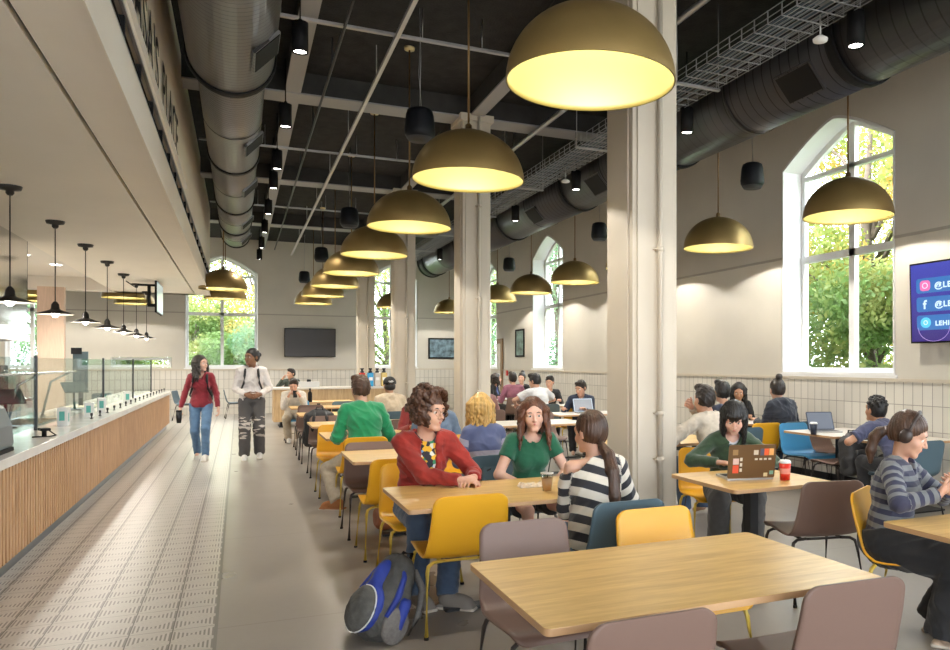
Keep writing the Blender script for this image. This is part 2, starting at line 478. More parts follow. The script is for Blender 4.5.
def arch_pts(c, hw, zs, rise, n=10):
    pts = []
    for i in range(-n, n+1):
        u = abs(i)/n
        pts.append((c + hw*i/n, zs + rise*(1-u**1.35)))
    return pts
def wall_with_windows(name, axis, p0, thick, lo, hi, wins, ztop, mats):
    """wins: (centre, half width, sill, spring, rise)"""
    mb = MB(); t0, t1 = sorted((p0, p0+thick))
    ax = 'x' if axis == 'x' else 'y'
    edges = [lo]
    for c, hw, s, zs, r in sorted(wins):
        a, b = c-hw, c+hw
        mb.prism([(edges[-1], 0), (a, 0), (a, ztop), (edges[-1], ztop)], t0, t1, 0, ax)
        mb.prism([(a, 0), (b, 0), (b, s), (a, s)], t0, t1, 0, ax)
        if r > 0: top = arch_pts(c, hw, zs, r)
        else: top = [(a, zs), (b, zs)]
        for (q0, z0), (q1, z1) in zip(top[:-1], top[1:]):
            mb.prism([(q0, z0), (q1, z1), (q1, ztop), (q0, ztop)], t0, t1, 0, ax)
        edges.append(b)
    mb.prism([(edges[-1], 0), (hi, 0), (hi, ztop), (edges[-1], ztop)], t0, t1, 0, ax)
    return struct(name, mb, mats)
RW = [(c, .9, 1.44, 4.46, .5) for c in (-1.9, 2.35, 6.72, 11.12, 15.55, 20.0)]
wall_with_windows('wall_right', 'x', XW, .5, YB, YF+.5, RW, ZC, M_wall)
FW = [(-5.6, .62, 1.44, 4.46, .35), (-.5, 1.06, 1.44, 4.46, .5), (4.9, .88, 1.44, 4.46, .5), (-2.75, .82, 1.46, 1.78, 0)]  # last entry: strip opening made up in place of a mirrored window view
wall_with_windows('wall_far', 'y', YF, .5, XL-.3, XW+.5, FW, ZC, M_wall)
BW = [(c, 1.2, .12, 4.7, .0) for c in (-5.0, -2.1, .8, 3.7, 6.4-.35)]  # unseen openings behind the camera, enlarged to let in fill daylight
wall_with_windows('wall_back', 'y', YB-.3, .3, XL-.3, XW+.5, BW, ZC, M_wall)
struct('wall_left', MB().box((XL-.3, YB, 0), (XL, YF, ZC)), M_wall)
# white painted reveals lining each opening + window joinery
def window(n, axis, p0, c, hw, sill, zs, rise, transom=3.13, mull=True, depth=.42):
    root = bpy.data.objects.new('window_%d' % n, None); link(root); root['kind'] = 'structure'
    e = .012
    def put(q, z, t): return (t, q, z) if axis == 'x' else (q, t, z)
    arc = arch_pts(c, hw-e, zs, rise) if rise > 0 else [(c-hw+e, zs-e), (c+hw-e, zs-e)]
    loop = [(c-hw+e, sill+e)] + arc + [(c+hw-e, sill+e)]
    mb = MB(); m = len(loop); t0, t1 = p0-.004, p0+depth
    for i in range(m):
        a, b = loop[i], loop[(i+1) % m]
        cx, cz = c, (sill+zs)/2
        def inn(p, k=.02): return (p[0]+(cx-p[0])*k, p[1]+(cz-p[1])*k)
        a2, b2 = inn(a), inn(b)
        vs = [put(*a, t0), put(*b, t0), put(*b, t1), put(*a, t1), put(*a2, t0), put(*b2, t0), put(*b2, t1), put(*a2, t1)]
        mb.add(vs, [(0,1,2,3), (4,5,6,7), (0,1,5,4), (3,2,6,7), (1,2,6,5), (0,3,7,4)])
    mb.build('reveal', M_white, root)
    fr = MB(); tf0, tf1 = p0+depth-.07, p0+depth
    w = .055
    for i in range(m):
        a, b = loop[i], loop[(i+1) % m]
        cx, cz = c, (sill+zs)/2
        def inn(p):
            d = Vector((cx-p[0], cz-p[1])); s = w/ max(.3, abs(d.x)/ (d.length+1e-6)) if False else w*1.5
            return (p[0] + (s if d.x > 0 else -s)*min(1, abs(d.x)/.3), p[1] + (s if d.y > 0 else -s))
        a2, b2 = inn(a), inn(b)
        vs = [put(*a, tf0), put(*b, tf0), put(*b, tf1), put(*a, tf1), put(*a2, tf0), put(*b2, tf0), put(*b2, tf1), put(*a2, tf1)]
        fr.add(vs, [(0,1,2,3), (4,5,6,7), (0,1,5,4), (3,2,6,7)])
    def bar(q0, z0, q1, z1):
        p, q = put(q0, z0, tf0-.01), put(q1, z1, tf1); fr.box([min(p[i], q[i]) for i in range(3)], [max(p[i], q[i]) for i in range(3)])
    top = zs + (rise*.93 if rise > 0 else -e)
    if mull:
        bar(c-.045, sill+e, c+.045, top)
        bar(c-hw+e, transom-.05, c+hw-e, transom+.05)
        bar(c-hw+e, zs-.16, c+hw-e, zs-.10)
    fr.build('window_frame', M_white, root)
    pane = MB(); pane.add([put(q, z, p0+depth-.03) for q, z in loop], [tuple(range(m))])
    pane.build('pane', M_glass, root)
    if hw > .7 and rise > 0:
        sb = MB(); p, q = put(c-hw-.03, sill-.045, p0-.035), put(c+hw+.03, sill+.014, p0+depth-.02)
        sb.box([min(p[i], q[i]) for i in range(3)], [max(p[i], q[i]) for i in range(3)])
        sb.build('sill', M_white, root)
n = 1
for w in RW[1:]:
    window(n, 'x', XW, *w); n += 1
for w in FW:
    window(n, 'y', YF, *w, mull=w[4] > 0, depth=.25); n += 1

# wainscot tiles, cap rail, picture moulding
struct('trim_2', MB().box((XW-.02, YB, 0), (XW, YF, 1.37)), M_tileY)
struct('trim_3', MB().box((XL, YF-.02, 0), (XW-.02, YF, 1.37)), M_tileX)
struct('trim_4', MB().box((XW-.04, YB, 1.37), (XW, YF, 1.41)), M_col)
struct('trim_5', MB().box((XL, YF-.04, 1.37), (XW-.04, YF, 1.41)), M_col)
M_mould = mat('moulding_grey', (.40, .37, .33), .7)  # even grey, darker than the wall paint
k = 6
ys = [YB] + sum([[c-hw, c+hw] for c, hw, *_ in RW], []) + [YF]
for a, b in zip(ys[0::2], ys[1::2]):
    struct('trim_%d' % k, MB().box((XW-.018, a, 3.13), (XW, b, 3.165)), M_mould); k += 1
fs = sorted([(c-hw, c+hw) for c, hw, s, zs, r in FW if r > 0]); xs = [XL] + [q for p in fs for q in p] + [XW-.02]
for a, b in zip(xs[0::2], xs[1::2]):
    struct('trim_%d' % k, MB().box((a, YF-.018, 3.13), (b, YF, 3.165)), M_mould); k += 1
struct('baseboard_right', MB().box((XW-.03, YB, 0), (XW-.02, YF-.02, .1)), M_darkmetal)

# columns (boxed, with raised strip and a drain pipe with collars)
for i, y in enumerate((.26, 4.66, 9.06, 13.46, 17.86)):
    if i == 0: continue
    mb = MB().box((3.06, y, 0), (3.50, y+.40, 5.24))
    mb.box((3.045, y+.05, 0), (3.06, y+.35, 5.24)); mb.box((3.10, y-.015, 0), (3.46, y, 5.24))
    mb.box((3.03, y-.03, 0), (3.53, y+.43, .15)); mb.box((3.02, y-.04, 5.14), (3.54, y+.44, 5.24))
    c = mb.build('column', M_col, None, .006)
    c['kind'] = 'structure'
    p = MB().tube([(3.30, y-.045, 0), (3.30, y-.045, 5.2)], .022, 10)
    for z in (.8, 1.18, 2.55, 3.9): p.tube([(3.30, y-.045, z-.02), (3.30, y-.045, z+.02)], .032, 10); p.box((3.25, y-.05, z-.006), (3.35, y-.012, z+.006))
    p.build('drain_pipe', M_col, c)

# beams
mb = MB()
for j, y in enumerate((.46, 4.86, 9.26, 13.66, 18.06)):
    o = MB().box((XL, y-.16, 5.22), (XW, y+.16, ZC)); o.box((XL, y-.17, 5.20), (XW, y+.17, 5.222), 1)
    ob = o.build('ceiling_beam', [M_beam, mat('beam_flange_grey', (.34, .34, .35), .6)]); ob['kind'] = 'structure'
for x in (.68, 3.28):
    o = MB()
    for y0, y1 in ((YB, .29), (.63, 4.69), (5.03, 9.09), (9.43, 13.49), (13.83, 17.89), (18.23, YF)):
        o.box((x-.09, y0, 5.24), (x+.09, y1, ZC)); o.box((x-.10, y0, 5.215), (x+.10, y1, 5.241), 1)
    ob = o.build('ceiling_beam', [M_beam, MATS['beam_flange_grey']]); ob['kind'] = 'structure'

# lowered servery soffit, fascia and kitchen ceiling
sf = MB()
sf.box((-2.80, YB, 3.30), (-1.045, 17.9, 3.62)); sf.box((-1.015, YB, 3.30), (-.69, 17.9, 3.62))
sf.box((-1.045, YB, 3.34), (-1.015, 17.9, 3.62), 1)
sf.box((-.80, YB, 3.62), (-.69, 17.9, 3.66)); sf.box((-.80, YB, 3.88), (-.69, 17.9, ZC))
sf.box((-.90, YB, 3.62), (-.88, 17.9, 3.9), 1)
struct('ceiling_soffit', sf, [M_soffit, M_black])
kc = MB().box((XL, YB, 3.60), (-2.80, 17.6, 3.7)); kc.box((XL, 17.6, 3.30), (-1.0, 17.9, 3.7))
struct('ceiling_kitchen', kc, mat('kitchen_ceiling_paint', (.78, .74, .68), .8))
struct('trim_30', MB().box((-.69, YB, 3.28), (-.675, 17.9, 3.33)), M_soffit)
# slot grille in the fascia
g = thing('linear_diffuser', 'long black slot grille with short bars set in the beige fascia above the serving counter', 'air vent', (-.69, 0, 3.66))
fr = MB().box((-.02, YB+.2, .0), (.0, 17.8, .02)); fr.box((-.02, YB+.2, .20), (.004, 17.8, .22)); fr.build('frame', M_galv, g)
bl = MB()
y = YB+.3
while y < 17.7: bl.box((-.06, y, .02), (-.01, y+.03, .2)); y += .75
bl.box((-.08, YB+.3, .08), (-.03, 17.7, .095)); bl.box((-.08, YB+.3, .14), (-.03, 17.7, .155))
bl.build('bars', M_black, g)
sg = thing('wall_sign', 'large black capital letters of a name sign mounted along the beige fascia', 'sign', (-.675, 4.7, 3.99))
sr = MB().box((-.014, -2.5, -.035), (.02, 5.0, -.02)); sr.build('mounting_rail', M_white, sg)
text_mesh('lettering', "RASA'S", .66, M_black, sg, (0, 0, 0), (PI/2, 0, PI/2), .0012, 'LEFT', .006, .82)
text_mesh('lettering', "PLACE", .66, M_black, sg, (0, 2.1, 0), (PI/2, 0, PI/2), .0012, 'LEFT', .006, .82)

# ------------------------------------------------------------------ trusses of services under the ceiling
def duct(name, label, x, z, segs, grills, grill_ang, dark):
    root = thing(name, label, 'duct', (x, 0, z))
    m = dark
    for i, (y0, y1, r) in enumerate(segs):
        prof = []; y = y0+.05; st = .105
        prof.append((r*.99, y0))
        prof.append((r*.99, y1))
        MB().lathe(prof, 44, (0,0,0), 0, 'y', True, True, True).build('duct_section', m, root)
        MB().lathe([(r*.98, y1-.05), (r*1.03, y1-.05), (r*1.045, y1-.03), (r*1.045, y1+.03), (r*1.03, y1+.05), (r*.98, y1+.05)], 44, (0,0,0), 0, 'y', False).build('joint_band', M_black, root)
    for (y, r) in grills:
        R = Matrix.Rotation(grill_ang, 3, 'Y')
        c = R @ Vector((0, 0, -r*1.0))
        f = MB().cbox((c.x, y, c.z), (.16, .22, .014), 0, R).build('grille', m, root)
        q = MB().cbox(tuple(R @ Vector((0,0,-r*1.0-.017)))[0:1] + (y,) + (tuple(R @ Vector((0,0,-r*1.0-.017)))[2],), (.145, .20, .004), 0, R).build('louvre', M_black, root)
    for y0, y1, r in segs:
        hb = MB()
        yy = (y0+y1)/2
        hb.box((-.012, yy-.015, r*.9), (.012, yy+.015, 5.5-z))
        hb.lathe([(r*1.02, yy-.02), (r*1.025, yy-.02), (r*1.025, yy+.02), (r*1.02, yy+.02)], 40, (0,0,0), 0, 'y')
        hb.build('hanger', M_darkmetal, root)
    return root
M_ductL = duct_mat('duct_grey_paint', (.22, .218, .225), .066, .45)
M_ductR = duct_mat('duct_black_paint', (.055, .054, .060), .12, .45)
duct('spiral_duct', 'grey round spiral air duct running above the walkway beside the fascia', -.075, 4.78,
     [(YB+.2, 7.2, .43), (7.2, 10.5, .36), (10.5, 13.4, .35), (13.4, 15.6, .34), (15.6, 17.3, .33)],
     [(3.6, .43), (6.4, .43), (9.3, .36), (11.7, .35), (14.6, .34), (16.6, .33)], -.80, M_ductL)
duct('spiral_duct', 'large black round spiral air duct running along the window wall', 5.59, 4.70,
     [(YB+.2, 4.6, .45), (4.6, 7.4, .45), (7.4, 10.1, .45), (10.1, 13.0, .45), (13.0, 16.0, .45), (16.0, 19.0, .45), (19.0, 19.5, .45)],
     [(5.05, .45), (9.0, .45), (11.3, .45), (14.6, .45)], .82, M_ductR)
# wire cable tray
ct = thing('cable_tray', 'long black wire basket cable tray hung left of the black duct', 'cable tray', (4.63, 0, 4.58))
mb = MB(); w = .26
for xx in [-.26 + .052*i for i in range(11)]: mb.box((xx-.003, YB+.3, -.003), (xx+.003, 19.8, .003))
for zz in (.05, .11):
    for s in (-w, w): mb.box((s-.003, YB+.3, zz-.003), (s+.003, 19.8, zz+.003))
y = YB+.4
while y < 19.8:
    mb.box((-w, y-.004, -.008), (w, y+.004, 0)); mb.box((-w-.004, y-.004, -.008), (-w+.004, y+.004, .115)); mb.box((w-.004, y-.004, -.008), (w+.004, y+.004, .115)); y += .16
mb.build('wire_basket', mat('basket_wire', (.34, .35, .37), .4, .4), ct)
for y in np.arange(-3, 19.5, 2.2):
    mb = MB()
    mb.box((-.28, y-.02, -.03), (.28, y+.02, -.008)); mb.tube([(-.27, y, -.03), (-.27, y, .92)], .006, 6); mb.tube([(.27, y, -.03), (.27, y, .92)], .006, 6)
    mb.build('trapeze_hanger', M_galv, ct)
mb = MB()
for xx, rr in ((-.18, .012), (-.12, .016), (-.06, .01), (.02, .014), (.10, .012)): mb.tube([(xx+.01*math.sin(y), y, .02) for y in np.arange(YB+.3, 19.8, .8)], rr, 6)
mb.build('cables', mat('cable_blue_grey', (.10, .14, .18), .5), ct)
# conduits
def conduit(label, pts, r, m, n=8):
    o = MB().tube(pts, r, n)
    for y in np.arange(-3, 20.5, 2.2): o.box((pts[0][0]-.01, y-.01, pts[0][2]), (pts[0][0]+.01, y+.01, 5.499))
    o = o.build('conduit', m); return tag(o, label, 'conduit')
M_cond = mat('conduit_white', (.62, .62, .62), .4, .2)
o = MB().box((1.565, YB+.2, 5.06), (1.61, YF-.02, 5.10))
for y in np.arange(-3, 21, 2.2): o.tube([(1.587, y, 5.1), (1.587, y, 5.5)], .006, 6)
tag(o.build('strut_rail', M_cond), 'thin white metal rail running straight down the dark ceiling above the left tables', 'rail')
conduit('grey pipe along the ceiling just left of the wire cable tray', [(4.2, YB+.2, 5.08), (4.2, 20, 5.08)], .035, M_galv)
conduit('thin dark pipe along the ceiling between grey duct and white rail', [(1.05, YB+.2, 5.15), (1.05, 21.5, 5.15)], .018, M_darkmetal)
conduit('dark pipe high on the ceiling right of the black duct', [(6.9, YB+.2, 5.1), (6.9, 21.5, 5.1)], .03, M_darkmetal)
for i, y in enumerate((7.0, 11.3, 15.6)):
    o = MB().box((-.6, y-.02, 5.14), (4.1, y+.02, 5.17))
    for x in (.4, 1.9, 2.6): o.tube([(x, y, 5.16), (x, y, 5.5)], .006, 6)
    tag(o.build('strut_channel', M_galv), 'thin cross channel hung under the dark ceiling, %s from the camera' % ORD[i], 'rail')
# ------------------------------------------------------------------ lamps
WARM = (1.0, .945, .86)
def lamp(name, kind, parent, loc, energy, col=WARM, radius=.04, spot=None, blend=.3, rot=None):
    d = bpy.data.lights.new(name, kind); d.energy = energy; d.color = col
    if kind != 'AREA': d.shadow_soft_size = radius
    if spot: d.spot_size = spot; d.spot_blend = blend
    o = bpy.data.objects.new(name, d); link(o, parent); o.location = loc
    if rot: o.rotation_euler = rot
    return o
M_brass = mat('aged_bronze_shade', (.40, .275, .105), .42, .7, var=.10, scale=3)
M_yellow = mat('yellow_shade_lining', (.100, .077, .012), .6)
M_rodb = mat('bronze_rod', (.20, .12, .05), .4, .8)
M_gold = mat('brass_canopy', (.75, .62, .35), .35, .8)
M_bulb = mat('warm_bulb', (1, .9, .7), .5, emit=(1, .9, .7), estr=9)
M_spot = mat('spot_lens', (1, 1, 1), .5, emit=(1, .97, .9), estr=14)
def make_dome(R=.5):
    root = thing('dome_pendant', 'x', 'pendant lamp', (0, 0, 0))
    H = .45; n = 22
    out = [(max(.02, R*math.cos(t)), H*math.sin(t)) for t in np.linspace(0, PI/2*.985, n)]
    MB().lathe(out + [(.02, H)], 64).build('lamp_shade', M_brass, root)
    inn = [(max(.02, (R-.008)*math.cos(t)), (H-.008)*math.sin(t)) for t in np.linspace(0, PI/2*.985, n)]
    MB().lathe([(R, 0)] + inn[:] , 64).build('shade_lining', M_yellow, root)
    MB().lathe([(.03, H-.02), (.03, H+.05), (.012, H+.07)], 16, cap1=True).tube([(0,0,H+.05), (0,0,2.2)], .010, 8).build('suspension_rod', M_rodb, root)
    MB().lathe([(.001, 2.165), (.06, 2.165), (.065, 2.19), (.065, 2.2)], 20).build('canopy', M_gold, root)
    MB().sphere((0, 0, .30), .045, 12).lathe([(.03, .33), (.03, .45)], 12, cap1=True).build('bulb', M_bulb, root)
    lamp('pendant_light', 'POINT', root, (0, 0, .20), 92, WARM, .03)
    return root
dome0 = make_dome(); first = [True]
def put_dome(x, y, z, label, group):
    # rod reaches the ceiling: canopies sit 2.2 m above the rim
    if first[0]:
        first[0] = False; dome0.location = (x, y, z); dome0['label'] = label; dome0['group'] = group; return
    dup(dome0, (x, y, z), 0, label, group)
zr = 3.25
rowA = [3.415 + 2.2*i for i in range(8)]
for i, y in enumerate(rowA):
    put_dome(1.956, y, zr, 'bronze dome pendant over the left tables, yellow inside, %s from the camera' % ORD[i], 'bronze dome pendants over the left row of tables')
rowB = [5.55 + 2.15*i for i in range(8)]
for i, y in enumerate(rowB):
    if i == 6: continue
    put_dome(6.5, y, zr, 'bronze dome pendant along the window wall, yellow inside, %s from the camera' % ORD[i if i < 6 else 6], 'bronze dome pendants along the window wall')
for i, (x, y) in enumerate(((-.33, 15.8), (-.33, 18.2))):
    put_dome(x, y, zr, 'bronze dome pendant in front of the arched end window, %s of the two' % ('nearer', 'farther')[i], 'bronze dome pendants by the end window')
for i, (x, y) in enumerate(((-2.75, 18.8), (-2.75, 20.6), (-4.95, 18.8), (-4.95, 20.6), (4.35, 19.3))):
    put_dome(x, y, zr, ['bronze dome pendant beyond the servery soffit, nearer of the pair above the counter end', 'bronze dome pendant beyond the servery soffit, farther of the pair above the counter end',
        'bronze dome pendant at far left behind the steel hood, nearer of its pair', 'bronze dome pendant at far left behind the steel hood, farther of its pair', 'bronze dome pendant seen behind the third column in front of the end window'][i], 'bronze dome pendants at the far end')
# small cone pendants over the counter
M_cone = mat('dark_cone_shade', (.03, .027, .025), .4, .4)
M_coneu = mat('cone_underside', (.75, .70, .62), .3, .6)
def make_cone():
    root = thing('cone_pendant', 'x', 'pendant lamp')
    MB().lathe([(.19, 0), (.185, .012), (.06, .055), (.045, .07), (.04, .12), (.022, .15), (.008, .16)], 32, cap1=True).build('lamp_shade', M_cone, root)
    MB().lathe([(.19, 0), (.06, .045), (.04, .05)], 32, cap1=True).build('shade_underside', M_coneu, root)
    MB().sphere((0, 0, .01), .042, 12).build('bulb', mat('clear_bulb', (1, 1, 1), .4, emit=(1, .94, .85), estr=22), root)
    MB().tube([(0, 0, .15), (0, 0, 1.12)], .006, 6).build('cord', M_black, root)
    MB().lathe([(.02, 1.03), (.035, 1.05), (.035, 1.075), (.09, 1.085), (.10, 1.115), (.10, 1.12)], 20, cap0=True).build('canopy', M_cone, root)
    lamp('pendant_light', 'POINT', root, (0, 0, -.05), 11, (1, .93, .84), .03)
    return root
cone0 = make_cone()
for i in range(7):
    y = 7.48 + 1.655*i; lab = 'small dark cone pendant over the serving counter, %s from the camera' % ORD[i]
    g = 'small cone pendants over the serving counter'
    if i == 0: cone0.location = (-2.07, y, 2.18); cone0['label'] = lab; cone0['group'] = g
    else: dup(cone0, (-2.07, y, 2.18), 0, lab, g)
# black cylinder spots
def make_can():
    root = thing('cylinder_spot', 'x', 'spotlight')
    MB().lathe([(.062, 0), (.075, 0), (.075, .29), (.03, .30), (.012, .33)], 24, cap1=True).build('housing', M_black, root)
    MB().lathe([(.0005, .012), (.060, .012)], 24).build('lens', M_spot, root)
    MB().tube([(0, 0, .3), (0, 0, .95)], .008, 6).build('stem', M_black, root)
    lamp('spot_light', 'SPOT', root, (0, 0, -.02), 130, (1, .94, .84), .05, math.radians(95), .6)
    return root
can0 = make_can()
cans = [(.56, y, 4.62, 'black cylinder spotlight in the left ceiling row, %s from the camera' % ORD[i]) for i, y in enumerate((6.6, 8.75, 10.7, 11.9, 14.0, 16.0, 18.2, 20.2))]
cans += [(4.95, y, 4.30, 'black cylinder spotlight hanging beside the big black duct, %s from the camera' % ORD[i]) for i, y in enumerate((4.15, 6.4, 9.1, 11.5, 14.0, 16.5))]
for i, (x, y, z, lab) in enumerate(cans):
    g = 'black cylinder spots in the left row' if x < 2 else 'black cylinder spots beside the black duct'
    if i == 0: can0.location = (x, y, z); can0['label'] = lab; can0['group'] = g
    else: dup(can0, (x, y, z), 0, lab, g)
# hanging speakers
M_spk = mat('speaker_black', (.006, .007, .010), .5, spec=.25)
def make_spk():
    root = thing('pendant_speaker', 'x', 'speaker')
    MB().lathe([(.10, 0), (.135, .015), (.16, .05), (.165, .10), (.15, .27), (.135, .32), (.10, .34), (.02, .345)], 28, cap0=True, cap1=True).build('speaker_body', M_spk, root)
    MB().lathe([(.001, -.012), (.12, -.012), (.145, .02)], 28).build('grille', mat('speaker_grille', (.03, .03, .034), .6), root)
    return root
spk0 = make_spk()
def put_spk(x, y, z, label, group, f=[True]):
    if f[0]: r = spk0; f[0] = False; r.location = (x, y, z); r['label'] = label; r['group'] = group
    else: r = dup(spk0, (x, y, z), 0, label, group)
    MB().tube([(0, 0, .34), (.01, 0, (5.5-z)*.6), (0, 0, 5.5-z)], .004, 5).tube([(.02, 0, .34), (-.01, .01, (5.5-z)*.5), (.02, 0, 5.5-z)], .003, 5).build('cable', M_galv, r)
for i, y in enumerate((7.0, 11.9, 16.2, 20.6)):
    put_spk(1.87, y, 4.05, 'black hanging speaker between the left dome pendants, %s from the camera' % ORD[i], 'black hanging speakers over the left tables')
for i, y in enumerate((7.3, 11.45, 16.1, 20.2)):
    put_spk(6.75, y, 4.05, 'black hanging speaker near the window wall, %s from the camera' % ORD[i], 'black hanging speakers near the window wall')
# sprinkler head
sp = thing('smoke_detector', 'small white ceiling sensor hanging by the wire tray', 'sensor', (4.66, 4.25, 4.33))
MB().lathe([(.02, 0), (.06, .01), (.065, .03), (.03, .055), (.01, .06)], 20, cap0=True).build('sensor_body', M_white, sp)
MB().tube([(0,0,.05), (0,0,.24)], .008, 6).build('stem', M_galv, sp)
sp2 = dup(sp, (4.66, 8.9, 4.33), 0, 'small white ceiling sensor near the wire tray, the farther one past the first column')
# kitchen downlights: two past the hood, four unseen ones added to brighten it
for i, (x, y) in enumerate(((-3.6, 7), (-3.6, 11), (-3.75, 14.3), (-3.5, 15.5), (-5.2, 8), (-5.2, 12))):
    d = thing('recessed_downlight', 'round recessed downlight in the kitchen ceiling, %s' % ['near unseen one added above the steel hood','middle unseen one added above the steel hood','left of the two lit just past the hood','right of the two lit just past the hood','near unseen one added by the left wall','far unseen one added by the left wall'][i], 'ceiling light', (x, y, 3.6))
    MB().lathe([(.10, -.004), (.13, -.006), (.135, 0)], 24).build('trim_ring', M_white, d)
    MB().lathe([(.001, -.003), (.10, -.003)], 24).build('lens', M_spot, d)
    lamp('down_light', 'SPOT', d, (0, 0, -.03), 420, (1, .93, .82), .09, math.radians(140), .6)
# world
w = bpy.data.worlds.new('world'); S.world = w; w.use_nodes = True
bg = w.node_tree.nodes['Background']; bg.inputs[0].default_value = (.88, .94, 1.0, 1); bg.inputs[1].default_value = 8.0
sun = lamp('sun', 'SUN', None, (0, 0, 20), 6.5, (1, .95, .86), .05)
sun.data.angle = .1; sun.rotation_euler = Vector((.72, .12, -.68)).to_track_quat('-Z', 'Y').to_euler()
# daylight portals: area lights are not needed, the glass is clear
# ------------------------------------------------------------------ chairs
CH = {'yellow': mat('chair_yellow', (.74, .37, .014), .38, bump=.05, bscale=300), 'brown': mat('chair_taupe', (.175, .108, .084), .5, bump=.05, bscale=300),
      'slate': mat('chair_slate', (.075, .125, .155), .45), 'blue': mat('chair_sky_blue', (.06, .27, .50), .4)}
LEGY = mat('leg_yellow_paint', (.62, .44, .06), .4); LEGD = mat('leg_dark_paint', (.045, .038, .036), .4, .4)
def shell_mesh():
    # side profile from front lip to the back top (y forward is negative)
    ctl = [(-.225,.418),(-.215,.440),(-.185,.452),(-.10,.446),(.0,.437),(.08,.432),(.14,.437),(.18,.458),(.205,.495),(.222,.56),(.236,.64),(.248,.72),(.258,.78),(.264,.825)]
    P = []
    for i in range(len(ctl)-1):
        p0, p1, p2, p3 = ctl[max(i-1,0)], ctl[i], ctl[i+1], ctl[min(i+2, len(ctl)-1)]
        for t in (0, .25, .5, .75):
            P.append(tuple(.5*((2*p1[k])+(-p0[k]+p2[k])*t+(2*p0[k]-5*p1[k]+4*p2[k]-p3[k])*t*t+(-p0[k]+3*p1[k]-3*p2[k]+p3[k])*t**3) for k in (0,1)))
    P.append(ctl[-1])
    s = [0]
    for a, b in zip(P[:-1], P[1:]): s.append(s[-1]+math.hypot(b[0]-a[0], b[1]-a[1]))
    L = s[-1]; n = 20; rows = []
    # resample extra rows close to the ends for the rounded corners
    ss = sorted(set([round(x, 5) for x in s] + [L-x for x in (.001, .004, .010, .018, .028, .04, .055)] + [x for x in (.001, .006, .016, .03)]))
    import bisect
    V = []; 
    for q in ss:
        i = min(max(bisect.bisect_right(s, q)-1, 0), len(s)-2); t = (q-s[i])/(s[i+1]-s[i])
        y = P[i][0]+(P[i+1][0]-P[i][0])*t; z = P[i][1]+(P[i+1][1]-P[i][1])*t
        ty, tz = P[i+1][0]-P[i][0], P[i+1][1]-P[i][1]; l = math.hypot(ty, tz); ny, nz = -tz/l, ty/l   # normal to the sitting side
        f = q/L
        hw = .218 + .012*math.sin(PI*min(1, f*1.4)) - .018*max(0, f-.6)/.4
        rc = .055
        e = min(q, L-q)
        if e < rc: hw = hw-rc+math.sqrt(max(0, rc*rc-(rc-e)**2))
        dish = (.016 if f < .5 else .022)*math.sin(PI*min(1, .15+f))
        for j in range(n+1):
            u = -1+2*j/n
            d = dish*(abs(u)**2.6)
            V.append((u*hw, y+ny*d, z+nz*d, ny, nz))
    m = MB(); N = len(ss); W = n+1; th = .011
    top = [(v[0], v[1]+v[3]*th/2, v[2]+v[4]*th/2) for v in V]; bot = [(v[0], v[1]-v[3]*th/2, v[2]-v[4]*th/2) for v in V]
    fs = []
    for i in range(N-1):
        for j in range(n):
            a = i*W+j; fs.append((a, a+1, a+W+1, a+W)); b = N*W+a; fs.append((b, b+W, b+W+1, b+1))
    o = N*W
    for i in range(N-1):
        a = i*W; fs.append((a, a+W, o+a+W, o+a)); a = i*W+n; fs.append((a, o+a, o+a+W, a+W))
    for j in range(n):
        fs.append((j, o+j, o+j+1, j+1)); a = (N-1)*W+j; fs.append((a, a+1, o+a+1, o+a))
    m.add(top+bot, fs, 0, True); return m
SHELL = shell_mesh()
def make_chair(colour):
    lm = LEGY if colour == 'yellow' else LEGD
    root = thing('dining_chair', 'x', 'chair')
    sh = SHELL.build('shell', CH[colour], root)
    for sx in (-1, 1):
        for fy, zt, yt in ((-1, .405, -.15), (1, .405, .14)):
            l = MB().tube([(sx*.11, yt, zt+.015), (sx*.175, yt+fy*.01, zt+.012), (sx*.203, yt+fy*.02, zt-.005), (sx*.212, yt+fy*.028, zt-.04), (sx*.232, fy*.235, .012)], .0105, 8).build('leg', lm, root)
            MB().tube([(sx*.2315, fy*.2345, .016), (sx*.2325, fy*.236, 0)], .013, 8).build('foot_cap', M_black, l)
    u = MB()
    for sx in (-1, 1): u.tube([(sx*.13, -.15, .42), (sx*.13, .14, .415)], .009, 8)
    for yy in (-.15, .14): u.tube([(-.15, yy, .418), (.15, yy, .418)], .009, 8)
    u.build('under_frame', lm, root)
    return root
CHAIR = {}
def chair(colour, x, y, face, label, group=None, rz=0.0):
    """face '+' looks along +Y (its back towards the camera), '-' looks along -Y"""
    r = (PI if face == '+' else 0) + rz
    if colour not in CHAIR:
        c = CHAIR[colour] = make_chair(colour); c.location = (x, y, 0); c.rotation_euler.z = r; c['label'] = label
        if group: c['group'] = group
        return c
    c = dup(CHAIR[colour], (x, y, 0), r, label)
    if group: c['group'] = group
    elif 'group' in c: del c['group']
    return c
